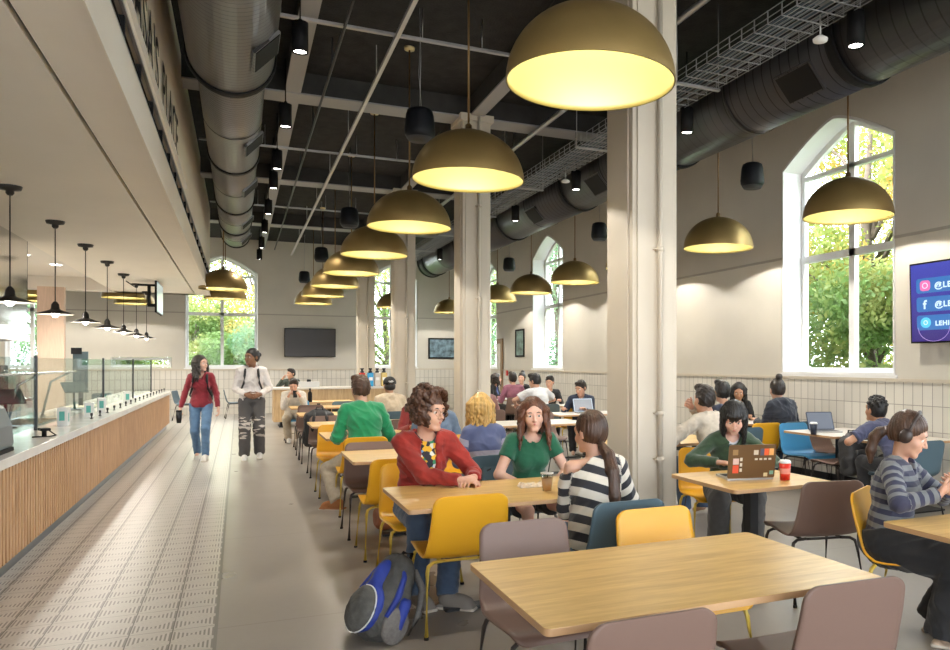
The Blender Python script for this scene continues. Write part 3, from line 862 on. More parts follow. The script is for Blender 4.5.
# ------------------------------------------------------------------ tables
M_base = mat('table_base_black', (.018, .018, .019), .45, .3)
M_whitelam = mat('white_laminate', (.70, .66, .60), .3)
def table(x0, y0, x1, y1, label, group=None, zt=.75, top=None):
    cx, cy, w, d = (x0+x1)/2, (y0+y1)/2, x1-x0, y1-y0
    root = thing('cafe_table', label, 'table', (cx, cy, 0), 0, group)
    MB().prism(rrect(w, d, .025, 5), zt-.027, zt, 0, 'z', 1).build('tabletop', [top or M_oak, M_oakedge], root, .0025, 2)
    xs = (0,)
    for x in xs:
        MB().box((x-.035, -.035, .03), (x+.035, .035, zt-.03)).box((x-.16, -.16, zt-.04), (x+.16, .16, zt-.027)).build('pedestal', M_base, root)
        b = MB()
        if w < 1.1: b.prism(rrect(.5, .5, .03, 4), .0, .014)
        else: b.prism(rrect(.84, .09, .02, 4), 0, .02).prism(rrect(.09, .60, .02, 4), .0, .021)
        b.build('base_plate', M_base, root, .002)
    return root
L = 'tables in the left double row'
tabs = [(1.89, 2.64), (3.69, 4.44), (5.65, 6.40), (7.5, 8.25), (9.0, 9.75), (10.9, 11.65), (12.75, 13.5), (14.6, 15.35)]
tl = ['oak-topped cafe table in the foreground with nothing on it, nearest the camera', 'oak-topped cafe table shared by the red jacket and green top, iced coffee on it', 'oak-topped cafe table just behind the red corduroy jacket',
      'oak-topped cafe table in front of the person in the green sweater', 'oak-topped cafe table beside the black backpack on its chair', 'oak-topped cafe table beyond the black backpack', 'oak-topped cafe table in front of the person reading a phone', 'oak-topped cafe table nearest the wooden condiment island']
for (y0, y1), l in zip(tabs, tl): table(.92, y0, 2.41, y1, l)
table(3.11, 3.52, 4.02, 4.22, 'small oak-topped cafe table holding the stickered laptop and red cup')
table(3.24, 1.80, 4.70, 2.56, 'oak-topped cafe table at the right edge under the food wrapper')
table(3.6, 5.75, 5.07, 6.45, 'cafe table half hidden behind the first column, in front of the cream sweater')
table(6.45, 5.69, 7.50, 6.45, 'pale-topped cafe table by the big window holding an open laptop and dark cup', None, .75, M_whitelam)
table(6.3, 7.28, 7.5, 7.78, 'pale-topped cafe table between the two dark-haired people by the window wall', None, .75, M_whitelam)
table(3.3, 8.2, 4.7, 8.95, 'pale cafe table between the first and second columns', None, .75, M_whitelam)
table(4.9, 9.55, 6.2, 10.2, 'cafe table with the blue laptop near the first column', None, .75, M_whitelam)
table(5.2, 11.6, 6.6, 12.3, 'cafe table in front of the white shirt seen between columns', None, .75, M_whitelam)
table(5.5, 14.1, 6.9, 14.85, 'cafe table where the mauve shirt sits by the far window', None, .75, M_whitelam)
table(6.45, 4.98, 7.5, 5.40, 'pale cafe table under the wall screen behind the headphones', None, .75, M_whitelam)
table(-3.6, 19.6, -2.4, 20.3, 'pale table near the end wall beyond the serving counter', None, .75, M_whitelam)

# chairs ------------------------------------------------------------
chair('brown', 1.205, 1.97, '+', 'taupe shell chair at the bottom edge, under the near left of the foreground table')
chair('brown', 2.075, 1.99, '+', 'taupe shell chair at lower right, pushed under the near side of the foreground table', None, -.04)
chair('brown', 1.32, 2.70, '-', 'taupe shell chair across the foreground table, right of the blue backpack')
chair('yellow', 2.09, 2.72, '-', 'yellow shell chair across the foreground table, in front of the slate chair')
chair('yellow', 1.285, 3.90, '+', 'empty yellow shell chair pushed in opposite the red corduroy jacket')
chair('slate', 2.07, 3.44, '+', 'slate blue shell chair holding the person in the striped off-shoulder sweater')
chair('yellow', 1.25, 4.72, '-', 'yellow shell chair under the person in the red corduroy jacket')
chair('slate', 2.15, 4.90, '-', 'slate shell chair under the person in the green short-sleeved top')
chair('yellow', 1.22, 5.50, '+', 'empty yellow shell chair directly behind the red corduroy jacket')
chair('slate', 2.03, 5.40, '+', 'slate shell chair under the blond person in the striped blue sweater')
chair('brown', 1.20, 6.18, '-', 'empty taupe shell chair behind the red jacket, back to back with the green sweater')
chair('yellow', 2.12, 6.50, '-', 'empty yellow shell chair right of the red jacket, with its back to the denim jacket')
chair('yellow', 1.25, 7.12, '+', 'yellow shell chair under the person in the green sweater')
chair('slate', 2.08, 7.12, '+', 'slate shell chair under the person in the denim blue jacket')
chair('yellow', 1.16, 8.14, '-', 'empty yellow shell chair left of the green sweater')
chair('brown', 2.15, 8.42, '-', 'taupe shell chair under the person in maroon')
chair('brown', 1.2, 9.58, '-', 'taupe shell chair with the black backpack hung on it, left of the green sweater')
chair('brown', 2.15, 9.1, '+', 'empty taupe chair behind the maroon sweater')
chair('brown', 1.2, 10.95, '+', 'empty taupe chair second beyond the black backpack')
chair('slate', 2.3, 10.62, '+', 'slate shell chair under the person in the black cap')
chair('brown', 1.2, 11.5, '-', 'empty taupe chair beyond the black backpack, facing the camera')
chair('brown', 1.25, 12.75, '+', 'taupe chair in front of the phone reader, back to the camera')
chair('blue', 1.15, 13.9, '-', 'blue shell chair under the person reading a phone')
chair('slate', 2.0, 13.2, '-', 'slate chair right of the phone reader')
chair('brown', 3.73, 3.50, '+', 'empty taupe shell chair pushed in at the table with the stickered laptop', None, -.22)
chair('yellow', 3.95, 4.72, '-', 'yellow shell chair under the person typing on the stickered laptop', None, -.25)
chair('yellow', 3.74, 2.76, '-', 'yellow shell chair under the person wearing headphones', None, .55)
chair('slate', 4.5, 5.32, '+', 'slate shell chair under the person in the cream sweater')
chair('slate', 5.75, 6.55, '+', 'slate shell chair beside the cream sweater under the second dark-haired person')
chair('blue', 6.75, 6.32, '-', 'sky blue shell chair at the pale table by the big window')
chair('brown', 7.24, 6.45, '-', 'empty taupe shell chair between the blue chair and the window wall')
chair('yellow', 6.42, 6.95, '+', 'yellow shell chair behind the sky blue chair')
chair('brown', 6.62, 5.75, '+', 'taupe shell chair with the dark bag hung on its back by the pale table')
chair('slate', 6.45, 4.85, '+', 'slate chair under the person in the dark blue polo')
chair('slate', 6.95, 6.95, '+', 'slate chair under the person with the hair bun')
chair('brown', 5.2, 7.75, '+', 'taupe chair left of the hair bun person')
chair('brown', 7.2, 8.25, '-', 'taupe chair under the dark-haired person in black by the window wall')
chair('yellow', 5.72, 10.75, '+', 'yellow shell chair right behind the person in the white shirt')
chair('brown', 5.0, 11.3, '+', 'taupe chair left of the white shirt')
chair('slate', 5.5, 11.45, '+', 'slate chair under the person in the white shirt')
chair('brown', 3.95, 10.4, '+', 'taupe chair under the person in dusty pink beside the second column')
chair('brown', 4.5, 9.2, '-', 'taupe chair between the second column and the green top')
chair('brown', 5.9, 13.9, '+', 'taupe chair under the person in the mauve shirt')
chair('brown', 5.6, 15.0, '-', 'taupe chair under the person in the black jacket near the far window')
chair('brown', 6.6, 15.0, '-', 'taupe chair under the smiling person in the black top')
for i, (x, y, f, r) in enumerate(((-1.45, 20.2, '-', 1.3), (-.15, 20.4, '+', -1.5), (-2.5, 19.4, '+', 0), (-3.3, 19.4, '+', 0), (-2.9, 18.3, '+', .3))):
    chair('slate', x, y, f, ['slate chair by the end wall left of the red-shirted walker', 'slate chair by the end wall between the two walkers', 'slate chair beyond the counter end, right of its pair', 'slate chair beyond the counter end, left of its pair', 'slate chair nearest the far end of the counter'][i], None, r)

# ------------------------------------------------------------------ serving counter
cn = thing('serving_counter', 'long ribbed light wood serving counter with a thick white stone top on the left', 'counter', (-2.0, 0, 0))
y0, y1 = -3.5, 17.8
mb = MB(); mb.box((-.5, y0, .13), (.36, y1, .84))
y = y0
while y < y1-.02:
    mb.box((.36, y, .13), (.395, y+.045, .84)); y += .075
mb.build('ribbed_panel', oak_mat('ribbed_oak', (.36, .20, .10), (.56, .34, .18), 'z', .5), cn)
MB().box((-.62, y0, .84), (.43, y1+.03, .915)).build('countertop', mat('white_quartz', (.66, .64, .61), .16, var=.10, scale=3), cn, .004)
MB().box((-.45, y0, 0), (.325, y1-.04, .13)).build('toe_kick', mat('toe_kick_grey', (.16, .18, .20), .35, .6), cn)
# glass guard
gg = thing('glass_guard', 'row of clear upright glass panels with dark posts standing on the serving counter', 'glass screen', (-1.95, 0, .915))
p = MB(); y = 4.4; ends = [4.4, 7.85, 11.4, 14.4, 17.2]
for a, b in zip(ends[:-1], ends[1:]):
    MB().box((-.004, a+.03, .03), (.004, b-.03, .74)).build('glass_panel', M_gglass, gg)
for q in ends: MB().box((-.014, q-.014, 0), (.014, q+.014, .76)).build('post', M_darkmetal, gg)
sh = thing('sneeze_guard', 'low glass shelf on slanted steel posts over the food well at the near end', 'glass screen', (-1.95, 0, .915))
MB().box((-.62, 4.2, .575), (.0, 9.6, .585)).build('glass_shelf', M_gglass, sh)
MB().box((-.60, 4.2, .10), (-.592, 9.6, .56)).build('back_glass', M_gglass, sh)
for q in (5.0, 6.6, 8.2, 9.5):
    MB().tube([(-.35, q, 0), (-.25, q, .45), (-.05, q, .57)], .014, 8).tube([(-.6, q, .57), (0, q, .57)], .009, 8).build('bracket', M_steel, sh)
MB().tube([(.0, 4.2, .58), (.0, 9.6, .58)], .012, 8).build('edge_rail', M_steel, sh)
# small brushed clips along the counter edge
i = 0
cl0 = None
for y in np.arange(9.2, 17.6, .52):
    if cl0 is None:
        cl0 = MB().lathe([(.022, 0), (.022, .01), (.010, .014), (.010, .055), (.018, .06), (.018, .10), (.008, .105)], 12, cap0=True, cap1=True).build('glass_clamp', M_darkmetal)
        c = cl0
    else: c = cl0.copy(); link(c)
    c.location = (-1.70, y, .915); c.scale = (.8, .8, .7); tag(c, 'small metal glass clamp in the row along the far counter edge', 'clamp', 'glass clamps along the counter')
# grey scale / register at the near end
rg = thing('cash_register', 'rounded grey terminal standing at the near end of the serving counter', 'register', (-1.87, 5.88, .915), .0)
body = [(-.2, 0), (.17, 0), (.195, .06), (.185, .20), (.14, .33), (.08, .38), (-.06, .38), (-.2, .30)]
MB().prism(body, -.35, .30, 0, 'y').build('terminal_body', mat('terminal_grey', (.13, .15, .16), .35), rg, .012)
MB().prism([(-.2, .385), (.05, .385), (.03, .40), (-.2, .40)], -.30, .25, 0, 'y').build('top_lid', mat('terminal_light', (.35, .42, .47), .3), rg)
MB().box((.155, -.30, .0), (.20, .27, .03)).build('foot_rail', M_black, rg)
# monitors / POS
def pos(x, y, label):
    t = thing('sales_terminal', label, 'touch screen', (x, y, .915), .5)
    MB().lathe([(.09, 0), (.09, .012), (.02, .02)], 20, cap0=True, cap1=True).build('base', M_darkmetal, t)
    MB().tube([(0, 0, .01), (0, .03, .30)], .016, 8).build('stem', M_darkmetal, t)
    R = Matrix.Rotation(-.9, 3, 'X')
    MB().cbox((0, 0, .33), (.15, .011, .11), 0, R).build('screen_housing', mat('dark_teal_plastic', (.05, .08, .085), .3), t)
pos(-2.25, 11.0, 'dark tilted touch screen on a stem behind the glass panels')
pos(-2.3, 8.2, 'dark touch screen on the near half of the counter behind the sneeze guard')
mn = thing('menu_display', 'narrow dark upright display on a post behind the counter glass', 'display', (-2.35, 11.9, 0))
MB().box((-.10, -.03, 1.2), (.10, .02, 1.78)).build('panel', mat('display_teal', (.03, .06, .065), .3), mn); MB().box((-.03, .0, 0), (.03, .04, 1.25)).build('post', M_darkmetal, mn); MB().box((-.12, -.06, 1.74), (.02, -.03, 1.84)).build('top_camera', M_black, mn)
# counter clutter
lab = mat('label_green', (.08, .35, .30), .5)
def bottle(x, y, z, h, r, m, label, capm=None, group=None, name='bottle', cat='bottle'):
    t = thing(name, label, cat, (x, y, z), 0, group)
    MB().lathe([(r*.9, 0), (r, .01), (r, h*.62), (r*.8, h*.72), (r*.35, h*.8), (r*.35, h*.9)], 16, cap0=True, cap1=True).build('body', m, t)
    MB().lathe([(r*.42, h*.88), (r*.42, h), ], 12, cap1=True).build('cap', capm or M_black, t)
    return t
for i, (y, h) in enumerate(((8.3, .20), (9.6, .18), (10.4, .20), (12.6, .2))):
    t = thing('tissue_box', 'white printed %s on the counter, %s' % ('carton', ['nearest the grey terminal', 'second from the grey terminal', 'in front of the dark touch screen', 'farthest along the glass'][i]), 'carton', (-1.80, y, .915), .1*i)
    MB().box((-.05, -.07, 0), (.05, .07, h)).build('carton', mat('carton_white', (.62, .62, .60), .5), t, .004)
    MB().box((.0505, -.05, h*.25), (.052, -.01, h*.7)).box((-.05+.02, -.0715, h*.3), (.02, -.0705, h*.8)).build('printed_panel', lab, t)
cs = thing('card_reader', 'small black card reader on a stand by the near white carton', 'card reader', (-1.72, 7.2, .915), .4)
MB().box((-.04, -.06, .05), (.04, .06, .075)).build('reader', M_black, cs, .006); MB().tube([(0, 0, 0), (0, 0, .05)], .02, 10).build('stand', M_black, cs)
MB().tube([(.03, -.05, .05), (.07, -.10, .01), (.0, -.16, .006), (-.12, -.12, .006)], .006, 6).build('cable', M_black, cs)
for i, (y, z) in enumerate(((6.9, .93), (8.9, .93), (11.8, .93))):
    t = thing('food_pan', 'steel food pan set in the counter top, %s' % ['nearest the grey terminal', 'middle one of three', 'farthest of three'][i], 'food pan', (-2.3, y, .915))
    pb = MB(); pb.prism(rrect(.48, .9, .05, 5), 0, .012); pb.build('rim', M_steel, t)
    MB().prism(rrect(.42, .84, .04, 5), .012, .016).build('food', [mat('food_greens', (.20, .22, .07), .7, var=.5, scale=40), mat('food_brown', (.30, .17, .08), .7, var=.5, scale=40), mat('food_cream', (.6, .5, .35), .7, var=.3, scale=40)][i], t)
# back counter and equipment in the kitchen
bc = thing('back_counter', 'stainless worktop with doors along the kitchen side behind the glass', 'counter', (-4.3, 9.5, 0))
MB().box((-.4, -5.5, .1), (.4, 6, .86)).build('cabinet', mat('cabinet_grey', (.55, .56, .55), .4, .0), bc); MB().box((-.42, -5.5, .86), (.43, 6.02, .91)).build('worktop', M_steel, bc, .003)
MB().box((-.36, -5.45, 0), (.34, 5.95, .1)).build('toe_kick', M_darkmetal, bc)
for q in np.arange(-5, 5.6, 1.1): MB().box((.402, q+.04, .16), (.415, q+1.04, .80)).build('door', mat('door_pale', (.55, .57, .57), .35, .2), bc)
for i, (y, w, h, m) in enumerate(((5.2, .6, .5, M_steel), (6.6, .45, .7, M_darkmetal), (8.2, .7, .42, M_steel), (10.2, .5, .6, mat('machine_grey', (.22, .25, .27), .35, .3)), (12.5, .8, .45, M_steel), (14.3, .5, .65, M_darkmetal))):
    t = thing('kitchen_appliance', ['steel box oven nearest on the back counter', 'tall dark coffee machine on the back counter', 'wide steel warmer on the back counter', 'grey dispenser on the back counter', 'wide steel toaster far along the back counter', 'dark machine farthest along the back counter'][i], 'appliance', (-4.3, y, .91))
    MB().box((-.25, -w/2, 0), (.25, w/2, h)).build('housing', m, t, .015)
    MB().box((.251, -w/2+.05, h*.25), (.262, w/2-.05, h*.8)).build('front_panel', M_black, t, .003); MB().tube([(.28, -w/2+.06, h*.85), (.28, w/2-.06, h*.85)], .01, 8).build('handle', M_steel, t)
pt = struct('wall_partition', MB().box((-4.2, 17.0, 0), (-3.68, 17.15, 3.3)), mat('pinkish_wood_wall', (.60, .44, .34), .6, var=.08, scale=6, stretch=(6, 6, .6)))
# steel hood
hd = thing('extraction_hood', 'tall polished stainless hood hanging over the kitchen at upper left', 'extractor hood', (-2.78, 8.0, 0))
MB().box((-.02, -5.0, 1.95), (0, 2.8, 3.598)).box((-1.2, 2.78, 1.95), (0, 2.8, 3.598)).box((-1.2, -5, 1.95), (-1.18, 2.8, 3.598)).build('steel_panel', mat('hood_steel', (.62, .61, .60), .13, 1.0, bump=.06, bscale=2.2), hd)
MB().box((-1.22, -5.02, 1.90), (.02, 2.82, 1.96)).build('lower_rim', M_steel, hd)
# hanging screen under the soffit
hs = thing('hanging_screen', 'thin black screen on a ceiling arm seen edge-on beyond the cone pendants', 'television', (-1.57, 15.2, 2.62))
MB().box((-.025, -.55, 0), (.015, .55, .64)).build('screen_housing', M_black, hs, .004); MB().box((.0152, -.53, .02), (.019, .53, .62)).build('screen', mat('screen_pale_blue', (.35, .5, .55), .2, emit=(.45, .62, .68), estr=.35), hs)
MB().box((-.40, -.04, .58), (-.02, .04, .62)).box((-.22, -.03, .15), (-.16, .03, .60)).box((-.17, -.03, .15), (-.02, .03, .21)).tube([(-.38, 0, .6), (-.46, 0, .55), (-.52, 0, .60), (-.62, 0, .67)], .012, 6).build('mount_arm', M_black, hs)

# ------------------------------------------------------------------ condiment island
isl = thing('condiment_island', 'low oak-faced condiment island with white top in front of the end wall', 'counter', (2.45, 17.3, 0))
MB().box((-1.65, -.38, .14), (1.6, .38, .94)).build('oak_body', M_oakpanel, isl, .004)
MB().box((-1.68, -.41, .94), (1.63, .41, .985)).build('countertop', M_whitelam, isl, .004)
for x in (-1.45, 0, 1.4): MB().box((x-.03, -.2, .03), (x+.03, .2, .14)).box((x-.06, -.3, 0), (x+.06, .3, .03)).build('foot', M_base, isl)
for i, (px, m, l) in enumerate(((.58, mat('juice_red', (.55, .05, .04), .25), 'red drink dispenser bottle on the condiment island'), (.80, mat('juice_blue', (.03, .30, .60), .25), 'blue drink dispenser bottle on the condiment island'), (.98, mat('juice_clear', (.55, .50, .45), .25), 'pale drink dispenser bottle on the condiment island'), (1.16, mat('juice_yellow', (.65, .50, .18), .25), 'yellow drink dispenser bottle on the condiment island'))):
    t = thing('drink_dispenser', l, 'drink dispenser', (2.45+px, 17.2, .985))
    MB().prism(rrect(.15, .17, .04, 4), 0, .36).build('tank', m, t, .015)
    MB().box((-.045, -.089, .16), (.045, -.086, .24)).build('label_panel', M_white, t)
    MB().lathe([(.05, .36), (.05, .40), (.03, .41), (.03, .44), (.045, .45), (.045, .48)], 14, cap1=True).build('lid', M_darkmetal, t)
for i, x in enumerate((-.78, 1.5)):
    t = thing('cutlery_tray', 'white tray holding dark condiment pots on the island, %s end' % ('left', 'right')[i], 'tray', (2.45+x, 17.15, .985))
    MB().box((-.24 if i == 0 else -.12, -.15, 0), (.24 if i == 0 else .12, .15, .14)).build('tray_body', mat('tray_grey_white', (.55, .56, .57), .4), t, .006)
    for j, xx in enumerate((-.13, 0, .13) if i == 0 else (-.05, .06)):
        MB().lathe([(.05, .14), (.055, .19), (.045, .20)], 14, cap1=True).build('pot', [M_black, mat('pot_red', (.35, .08, .06), .5), M_darkmetal][j % 3], t)
bottle(2.45-1.0, 15.0-.35, .75, .30, .045, M_black, 'tall black water bottle on the table before the condiment island', None, None, 'water_bottle')

stl = thing('bar_stool', 'tall stool behind the condiment island under the person in the dark green shirt', 'stool', (1.32, 18.35, 0))
MB().prism(rrect(.36, .36, .08, 6), .55, .585).build('seat', M_oakpanel, stl, .006)
for sx in (-1, 1):
    for sy in (-1, 1): MB().tube([(sx*.12, sy*.12, .55), (sx*.18, sy*.18, 0)], .012, 8).build('leg', M_darkmetal, stl)
MB().tube([(.165, .165, .15), (-.165, .165, .15), (-.165, -.165, .15), (.165, -.165, .15)], .009, 6, closed=True).build('footrest', M_darkmetal, stl)
# ------------------------------------------------------------------ screens, pictures, wall fittings
tv = thing('wall_screen', 'large switched-off black television on the end wall', 'television', (2.18, YF-.06, 1.80))
MB().box((-.81, -.04, 0), (.81, .03, .92)).build('frame', M_black, tv, .006)
MB().box((-.79, -.044, .02), (.79, -.041, .90)).build('screen', mat('screen_off', (.035, .032, .034), .35), tv)
MB().box((-.3, .0, .3), (.3, .06, .6)).build('bracket', M_darkmetal, tv)
t2 = thing('digital_sign', 'blue and purple screen with social media handles on the window wall at right edge', 'screen', (XW-.12, 5.51, 1.83))
t2.rotation_euler = (0, -.03, 0)
MB().box((-.03, -1.66, 0), (.03, 0, .93)).build('frame', M_black, t2, .004)
def screen_mat():
    m = bpy.data.materials.new('sign_screen'); nt, b = nodes(m)
    tc = nt.nodes.new('ShaderNodeTexCoord'); s = nt.nodes.new('ShaderNodeSeparateXYZ'); nt.links.new(tc.outputs['Generated'], s.inputs[0])
    c = mixc(nt, s.outputs[2], (.035, .02, .16), (.05, .06, .38))
    b.inputs['Base Color'].default_value = (0, 0, 0, 1); nt.links.new(c, b.inputs['Emission Color']); b.inputs['Emission Strength'].default_value = 1.0
    b.inputs['Roughness'].default_value = .25
    return m
MB().box((-.034, -1.64, .02), (-.0305, -.02, .91)).build('screen', screen_mat(), t2)
M_bar = mat('sign_bar', (0, 0, 0), .3, emit=(.035, .15, .42), estr=1.0); M_txt = mat('sign_text', (0, 0, 0), .3, emit=(.62, .80, .95), estr=1.0)
M_pink = mat('sign_pink', (0, 0, 0), .3, emit=(.75, .16, .40), estr=1.0); M_icb = mat('sign_icon_blue', (0, 0, 0), .3, emit=(.10, .55, .85), estr=1.0)
icons = [M_pink, M_bar, M_icb]
for i, (z, tx, sz) in enumerate(((.60, '@LEHIGHDINING', .088), (.385, '@LEHIGHDINING', .088), (.175, 'LEHIGHDINING', .074))):
    b = MB().prism(rrect(1.45, .17, .03, 4, -.81, z+.06), -.036, -.0345, 0, 'x').build('name_bar', M_bar, t2)
    ic = MB().prism(rrect(.12, .12, .035 if i == 0 else .058, 6, -.19, z+.06), -.038, -.0365, 0, 'x').build('icon', icons[i], t2)
    if i == 0: MB().tube([(-.039, -.19+.03*math.cos(a), z+.06+.03*math.sin(a)) for a in np.linspace(0, 2*PI, 17)[:-1]], .004, 5, closed=True).build('icon_ring', M_txt, ic)
    if i == 1: text_mesh('icon_letter', 'f', .14, M_txt, ic, (-.0385, -.165, z+.01), (PI/2, 0, -PI/2), .0005, 'LEFT', .004)
    if i == 2: MB().tube([(-.039, -.19+.022*math.cos(a), z+.06+.022*math.sin(a)) for a in np.linspace(0, 2*PI, 13)[:-1]], .005, 5, closed=True).build('icon_ring', M_txt, ic)
    text_mesh('handle_text', tx, sz, M_txt, t2, (-.038, -.30, z+.022), (PI/2, 0, -PI/2), .0005, 'LEFT', .003)
ar = MB().tube([(-.036, -.28+.18*math.cos(a), .18+.16*math.sin(a)) for a in np.linspace(PI, 2*PI, 20)], .003, 5).tube([(-.036, -.62, .03), (-.036, -.72, .14)], .004, 5).tube([(-.036, -.95, .03), (-.036, -1.02, .12)], .004, 5)
ar.build('line_pattern', mat('sign_line', (0, 0, 0), .3, emit=(.45, .30, .75), estr=.8), t2)
def picture(loc, w, h, axis, label, col):
    t = thing('framed_picture', label, 'picture', loc)
    f = MB(); d = .03
    def bx(a0, z0, a1, z1, m0, m1):
        return (m0, a0, z0), (m1, a1, z1)
    def B(mb, a0, z0, a1, z1, t0, t1):
        if axis == 'x': mb.box((-t1, a0, z0), (-t0, a1, z1))
        else: mb.box((a0, -t1, z0), (a1, -t0, z1))
    e = .05
    for q in ((-w/2, 0, w/2, e), (-w/2, h-e, w/2, h), (-w/2, e, -w/2+e, h-e), (w/2-e, e, w/2, h-e)): B(f, *q, 0, d)
    f.build('frame', M_black, t)
    g = MB(); B(g, -w/2+e, e, w/2-e, h-e, .003, .012); g.build('print', mat('print_%s' % axis, col, .4, var=.8, scale=6), t)
picture((XW-.002, 17.3, 1.77), .62, .80, 'x', 'framed green print on the window wall between far windows', (.14, .22, .20))
picture((6.75, YF-.002, 1.75), 1.15, .72, 'y', 'framed blue-grey print on the end wall left of the second column', (.12, .19, .24))
for i, (y, c, l) in enumerate(((18.2, (.55, .03, .02), 'small red fire alarm pull on the far window wall'), (17.9-.9, (.10, .12, .15), 'small grey thermostat below the framed green print'))):
    t = thing('wall_device', l, 'wall device', (XW-.02, y, 1.22)); MB().box((-.045, -.06, 0), (0, .06, .16)).build('device_body', mat('dev%d' % i, c, .4), t, .006)
dr = bpy.data.objects.new('door_1', None); link(dr); dr['kind'] = 'structure'
MB().box((XW-.05, 18.55, 0), (XW-.021, 18.72, 2.35)).box((XW-.05, 18.72, 2.2), (XW-.021, 19.0, 2.35)).build('door_frame', mat('door_brown', (.25, .15, .07), .5), dr)

# ------------------------------------------------------------------ things on tables and floor
def cup(x, y, z, r0, r1, h, m, label, lid=None, straw=None, name='paper_cup', extra=None):
    t = thing(name, label, 'cup', (x, y, z))
    MB().lathe([(r0, 0), (r1, h)], 24, cap0=True, cap1=True).build('cup_body', m, t)
    if lid: MB().lathe([(r1*1.05, h-.004), (r1*1.05, h+.006), (r1*.9, h+.012), (r1*.88, h+.018)], 24, cap0=True, cap1=True).build('lid', lid, t)
    if straw: MB().tube([(0, 0, h*.6), (straw[0], straw[1], h+straw[2])], .0035, 6).build('straw', M_black, t)
    return t
ic = thing('iced_coffee', 'clear plastic cup of milky iced coffee with a black straw on the oak table', 'cup', (1.93, 3.95, .751))
M_coffee = mat('iced_coffee_liquid', (.66, .40, .20), .25)
MB().lathe([(.028, .004), (.037, .085)], 24, cap0=True, cap1=True).build('coffee', M_coffee, ic)
MB().lathe([(.030, 0), (.042, .115)], 24, cap0=True).build('cup_body', glass_mat('clear_plastic', (.93, .93, .92)), ic)
MB().lathe([(.044, .113), (.044, .120), (.036, .122)], 24, cap1=True).build('lid', mat('clear_lid', (.62, .60, .56), .25), ic)
MB().tube([(-.01, 0, .02), (.035, .02, .22)], .0035, 6).build('straw', M_black, ic)
def crumple(name, x, y, z, w, d, h, m, label, cat, seed):
    r = random.Random(seed); mb = MB(); n = 8; vs = []
    for i in range(n+1):
        for j in range(n+1):
            e = min(i, j, n-i, n-j)
            vs.append((x*0+(i/n-.5)*w+r.uniform(-.004, .004), (j/n-.5)*d+r.uniform(-.004, .004), (.002 if e == 0 else r.uniform(.15, 1)*h)))
    mb.add(vs, [(i*(n+1)+j, (i+1)*(n+1)+j, (i+1)*(n+1)+j+1, i*(n+1)+j+1) for i in range(n) for j in range(n)])
    mb.add([(v[0], v[1], 0) for v in vs], [(j+i*(n+1), i*(n+1)+j+1, (i+1)*(n+1)+j+1, (i+1)*(n+1)+j) for i in range(n) for j in range(n)])
    o = mb.build(name, m); o.location = (x, y, z); return tag(o, label, cat)
M_paper = mat('paper_white', (.72, .68, .62), .7)
crumple('paper_wrapper', 1.90, 4.12, .751, .20, .12, .03, mat('kraft_wrapper', (.62, .50, .36), .6, var=.2, scale=30), 'crumpled paper wrapper behind the iced coffee', 'wrapper', 3)
crumple('napkin', 1.9, 6.1, .751, .26, .16, .008, mat('printed_paper', (.66, .62, .58), .6, var=.25, scale=22), 'printed sheet of paper on the table behind the red jacket', 'paper', 5)
M_redcup = mat('red_cup', (.70, .035, .02), .35)
rc = cup(3.74, 3.72, .751, .034, .043, .125, M_redcup, 'red paper cup with white lid beside the stickered laptop', M_white)
MB().lathe([(.0375, .045), (.0405, .085)], 24).build('printed_band', mat('cup_print', (.78, .30, .25), .4), rc)
# stickered laptop: lid faces the camera side
def laptop(x, y, z, rz, label, lidm, open_=1.9, w=.34, d=.235, stickers=False, screen=False):
    t = thing('laptop', label, 'laptop', (x, y, z), rz)
    MB().prism(rrect(w, d, .012, 3), .0, .016).build('keyboard_base', mat('laptop_silver', (.45, .44, .43), .35, .6), t)
    MB().prism(rrect(w-.04, d*.5, .006, 2, 0, .03), .0162, .0168).build('keys', M_black, t)
    a = open_-PI/2
    R = Matrix.Rotation(a, 4, 'X')
    l = MB().prism(rrect(w, d, .012, 3, 0, d/2), -.004, .004, 0, 'y').build('lid', lidm, t)
    l.location = (0, -d/2, .014); l.rotation_euler = (a, 0, 0)
    MB().box((-w/2+.01, .0042, .012), (w/2-.01, .0048, d-.01)).build('screen', M_scr, l)
    if stickers:
        for k, (sx, sz, sw, shh, c) in enumerate(((-.145, .04, .045, .06, (.75, .10, .05)), (-.145, .105, .045, .045, (.75, .55, .50)), (-.15, .175, .04, .04, (.35, .22, .10)), (.01, .175, .035, .035, (.70, .62, .50)), (.06, .17, .03, .05, (.10, .10, .16)), (.09, .17, .035, .05, (.80, .13, .04)), (.128, .17, .035, .05, (.85, .45, .15)),
                        (-.092, .05, .018, .025, (.75, .70, .6)), (-.092, .09, .018, .025, (.75, .70, .6)), (-.092, .13, .018, .025, (.75, .70, .6)), (.02, .135, .022, .014, (.75, .7, .6)), (.055, .135, .022, .014, (.75, .7, .6)), (.09, .135, .022, .014, (.75, .7, .6)), (.125, .135, .022, .014, (.75, .7, .6)), (.095, .01, .03, .028, (.7, .6, .35)), (.14, .025, .03, .028, (.2, .45, .4)))):
            MB().box((sx, -.0052, sz), (sx+sw, -.0042, sz+shh)).build('sticker', mat('sticker_%d' % k, c, .4), l)
    return t
M_scr = mat('laptop_screen', (.05, .06, .08), .3, emit=(.5, .55, .65), estr=.25)
laptop(3.53, 3.90, .751, -.24, 'open brown laptop covered in stickers on the small oak table', mat('brown_lid', (.14, .075, .028), .4), 1.75, .36, .25, True)
laptop(6.80, 6.12, .751, PI-.3, 'open dark laptop on the pale table by the big window', mat('dark_lid', (.05, .06, .09), .35, .3), 2.0, .34, .24)
laptop(5.55, 9.85, .751, PI-.1, 'open pale blue laptop beside the first column', mat('pale_lid', (.45, .58, .75), .4), 2.0, .34, .24)
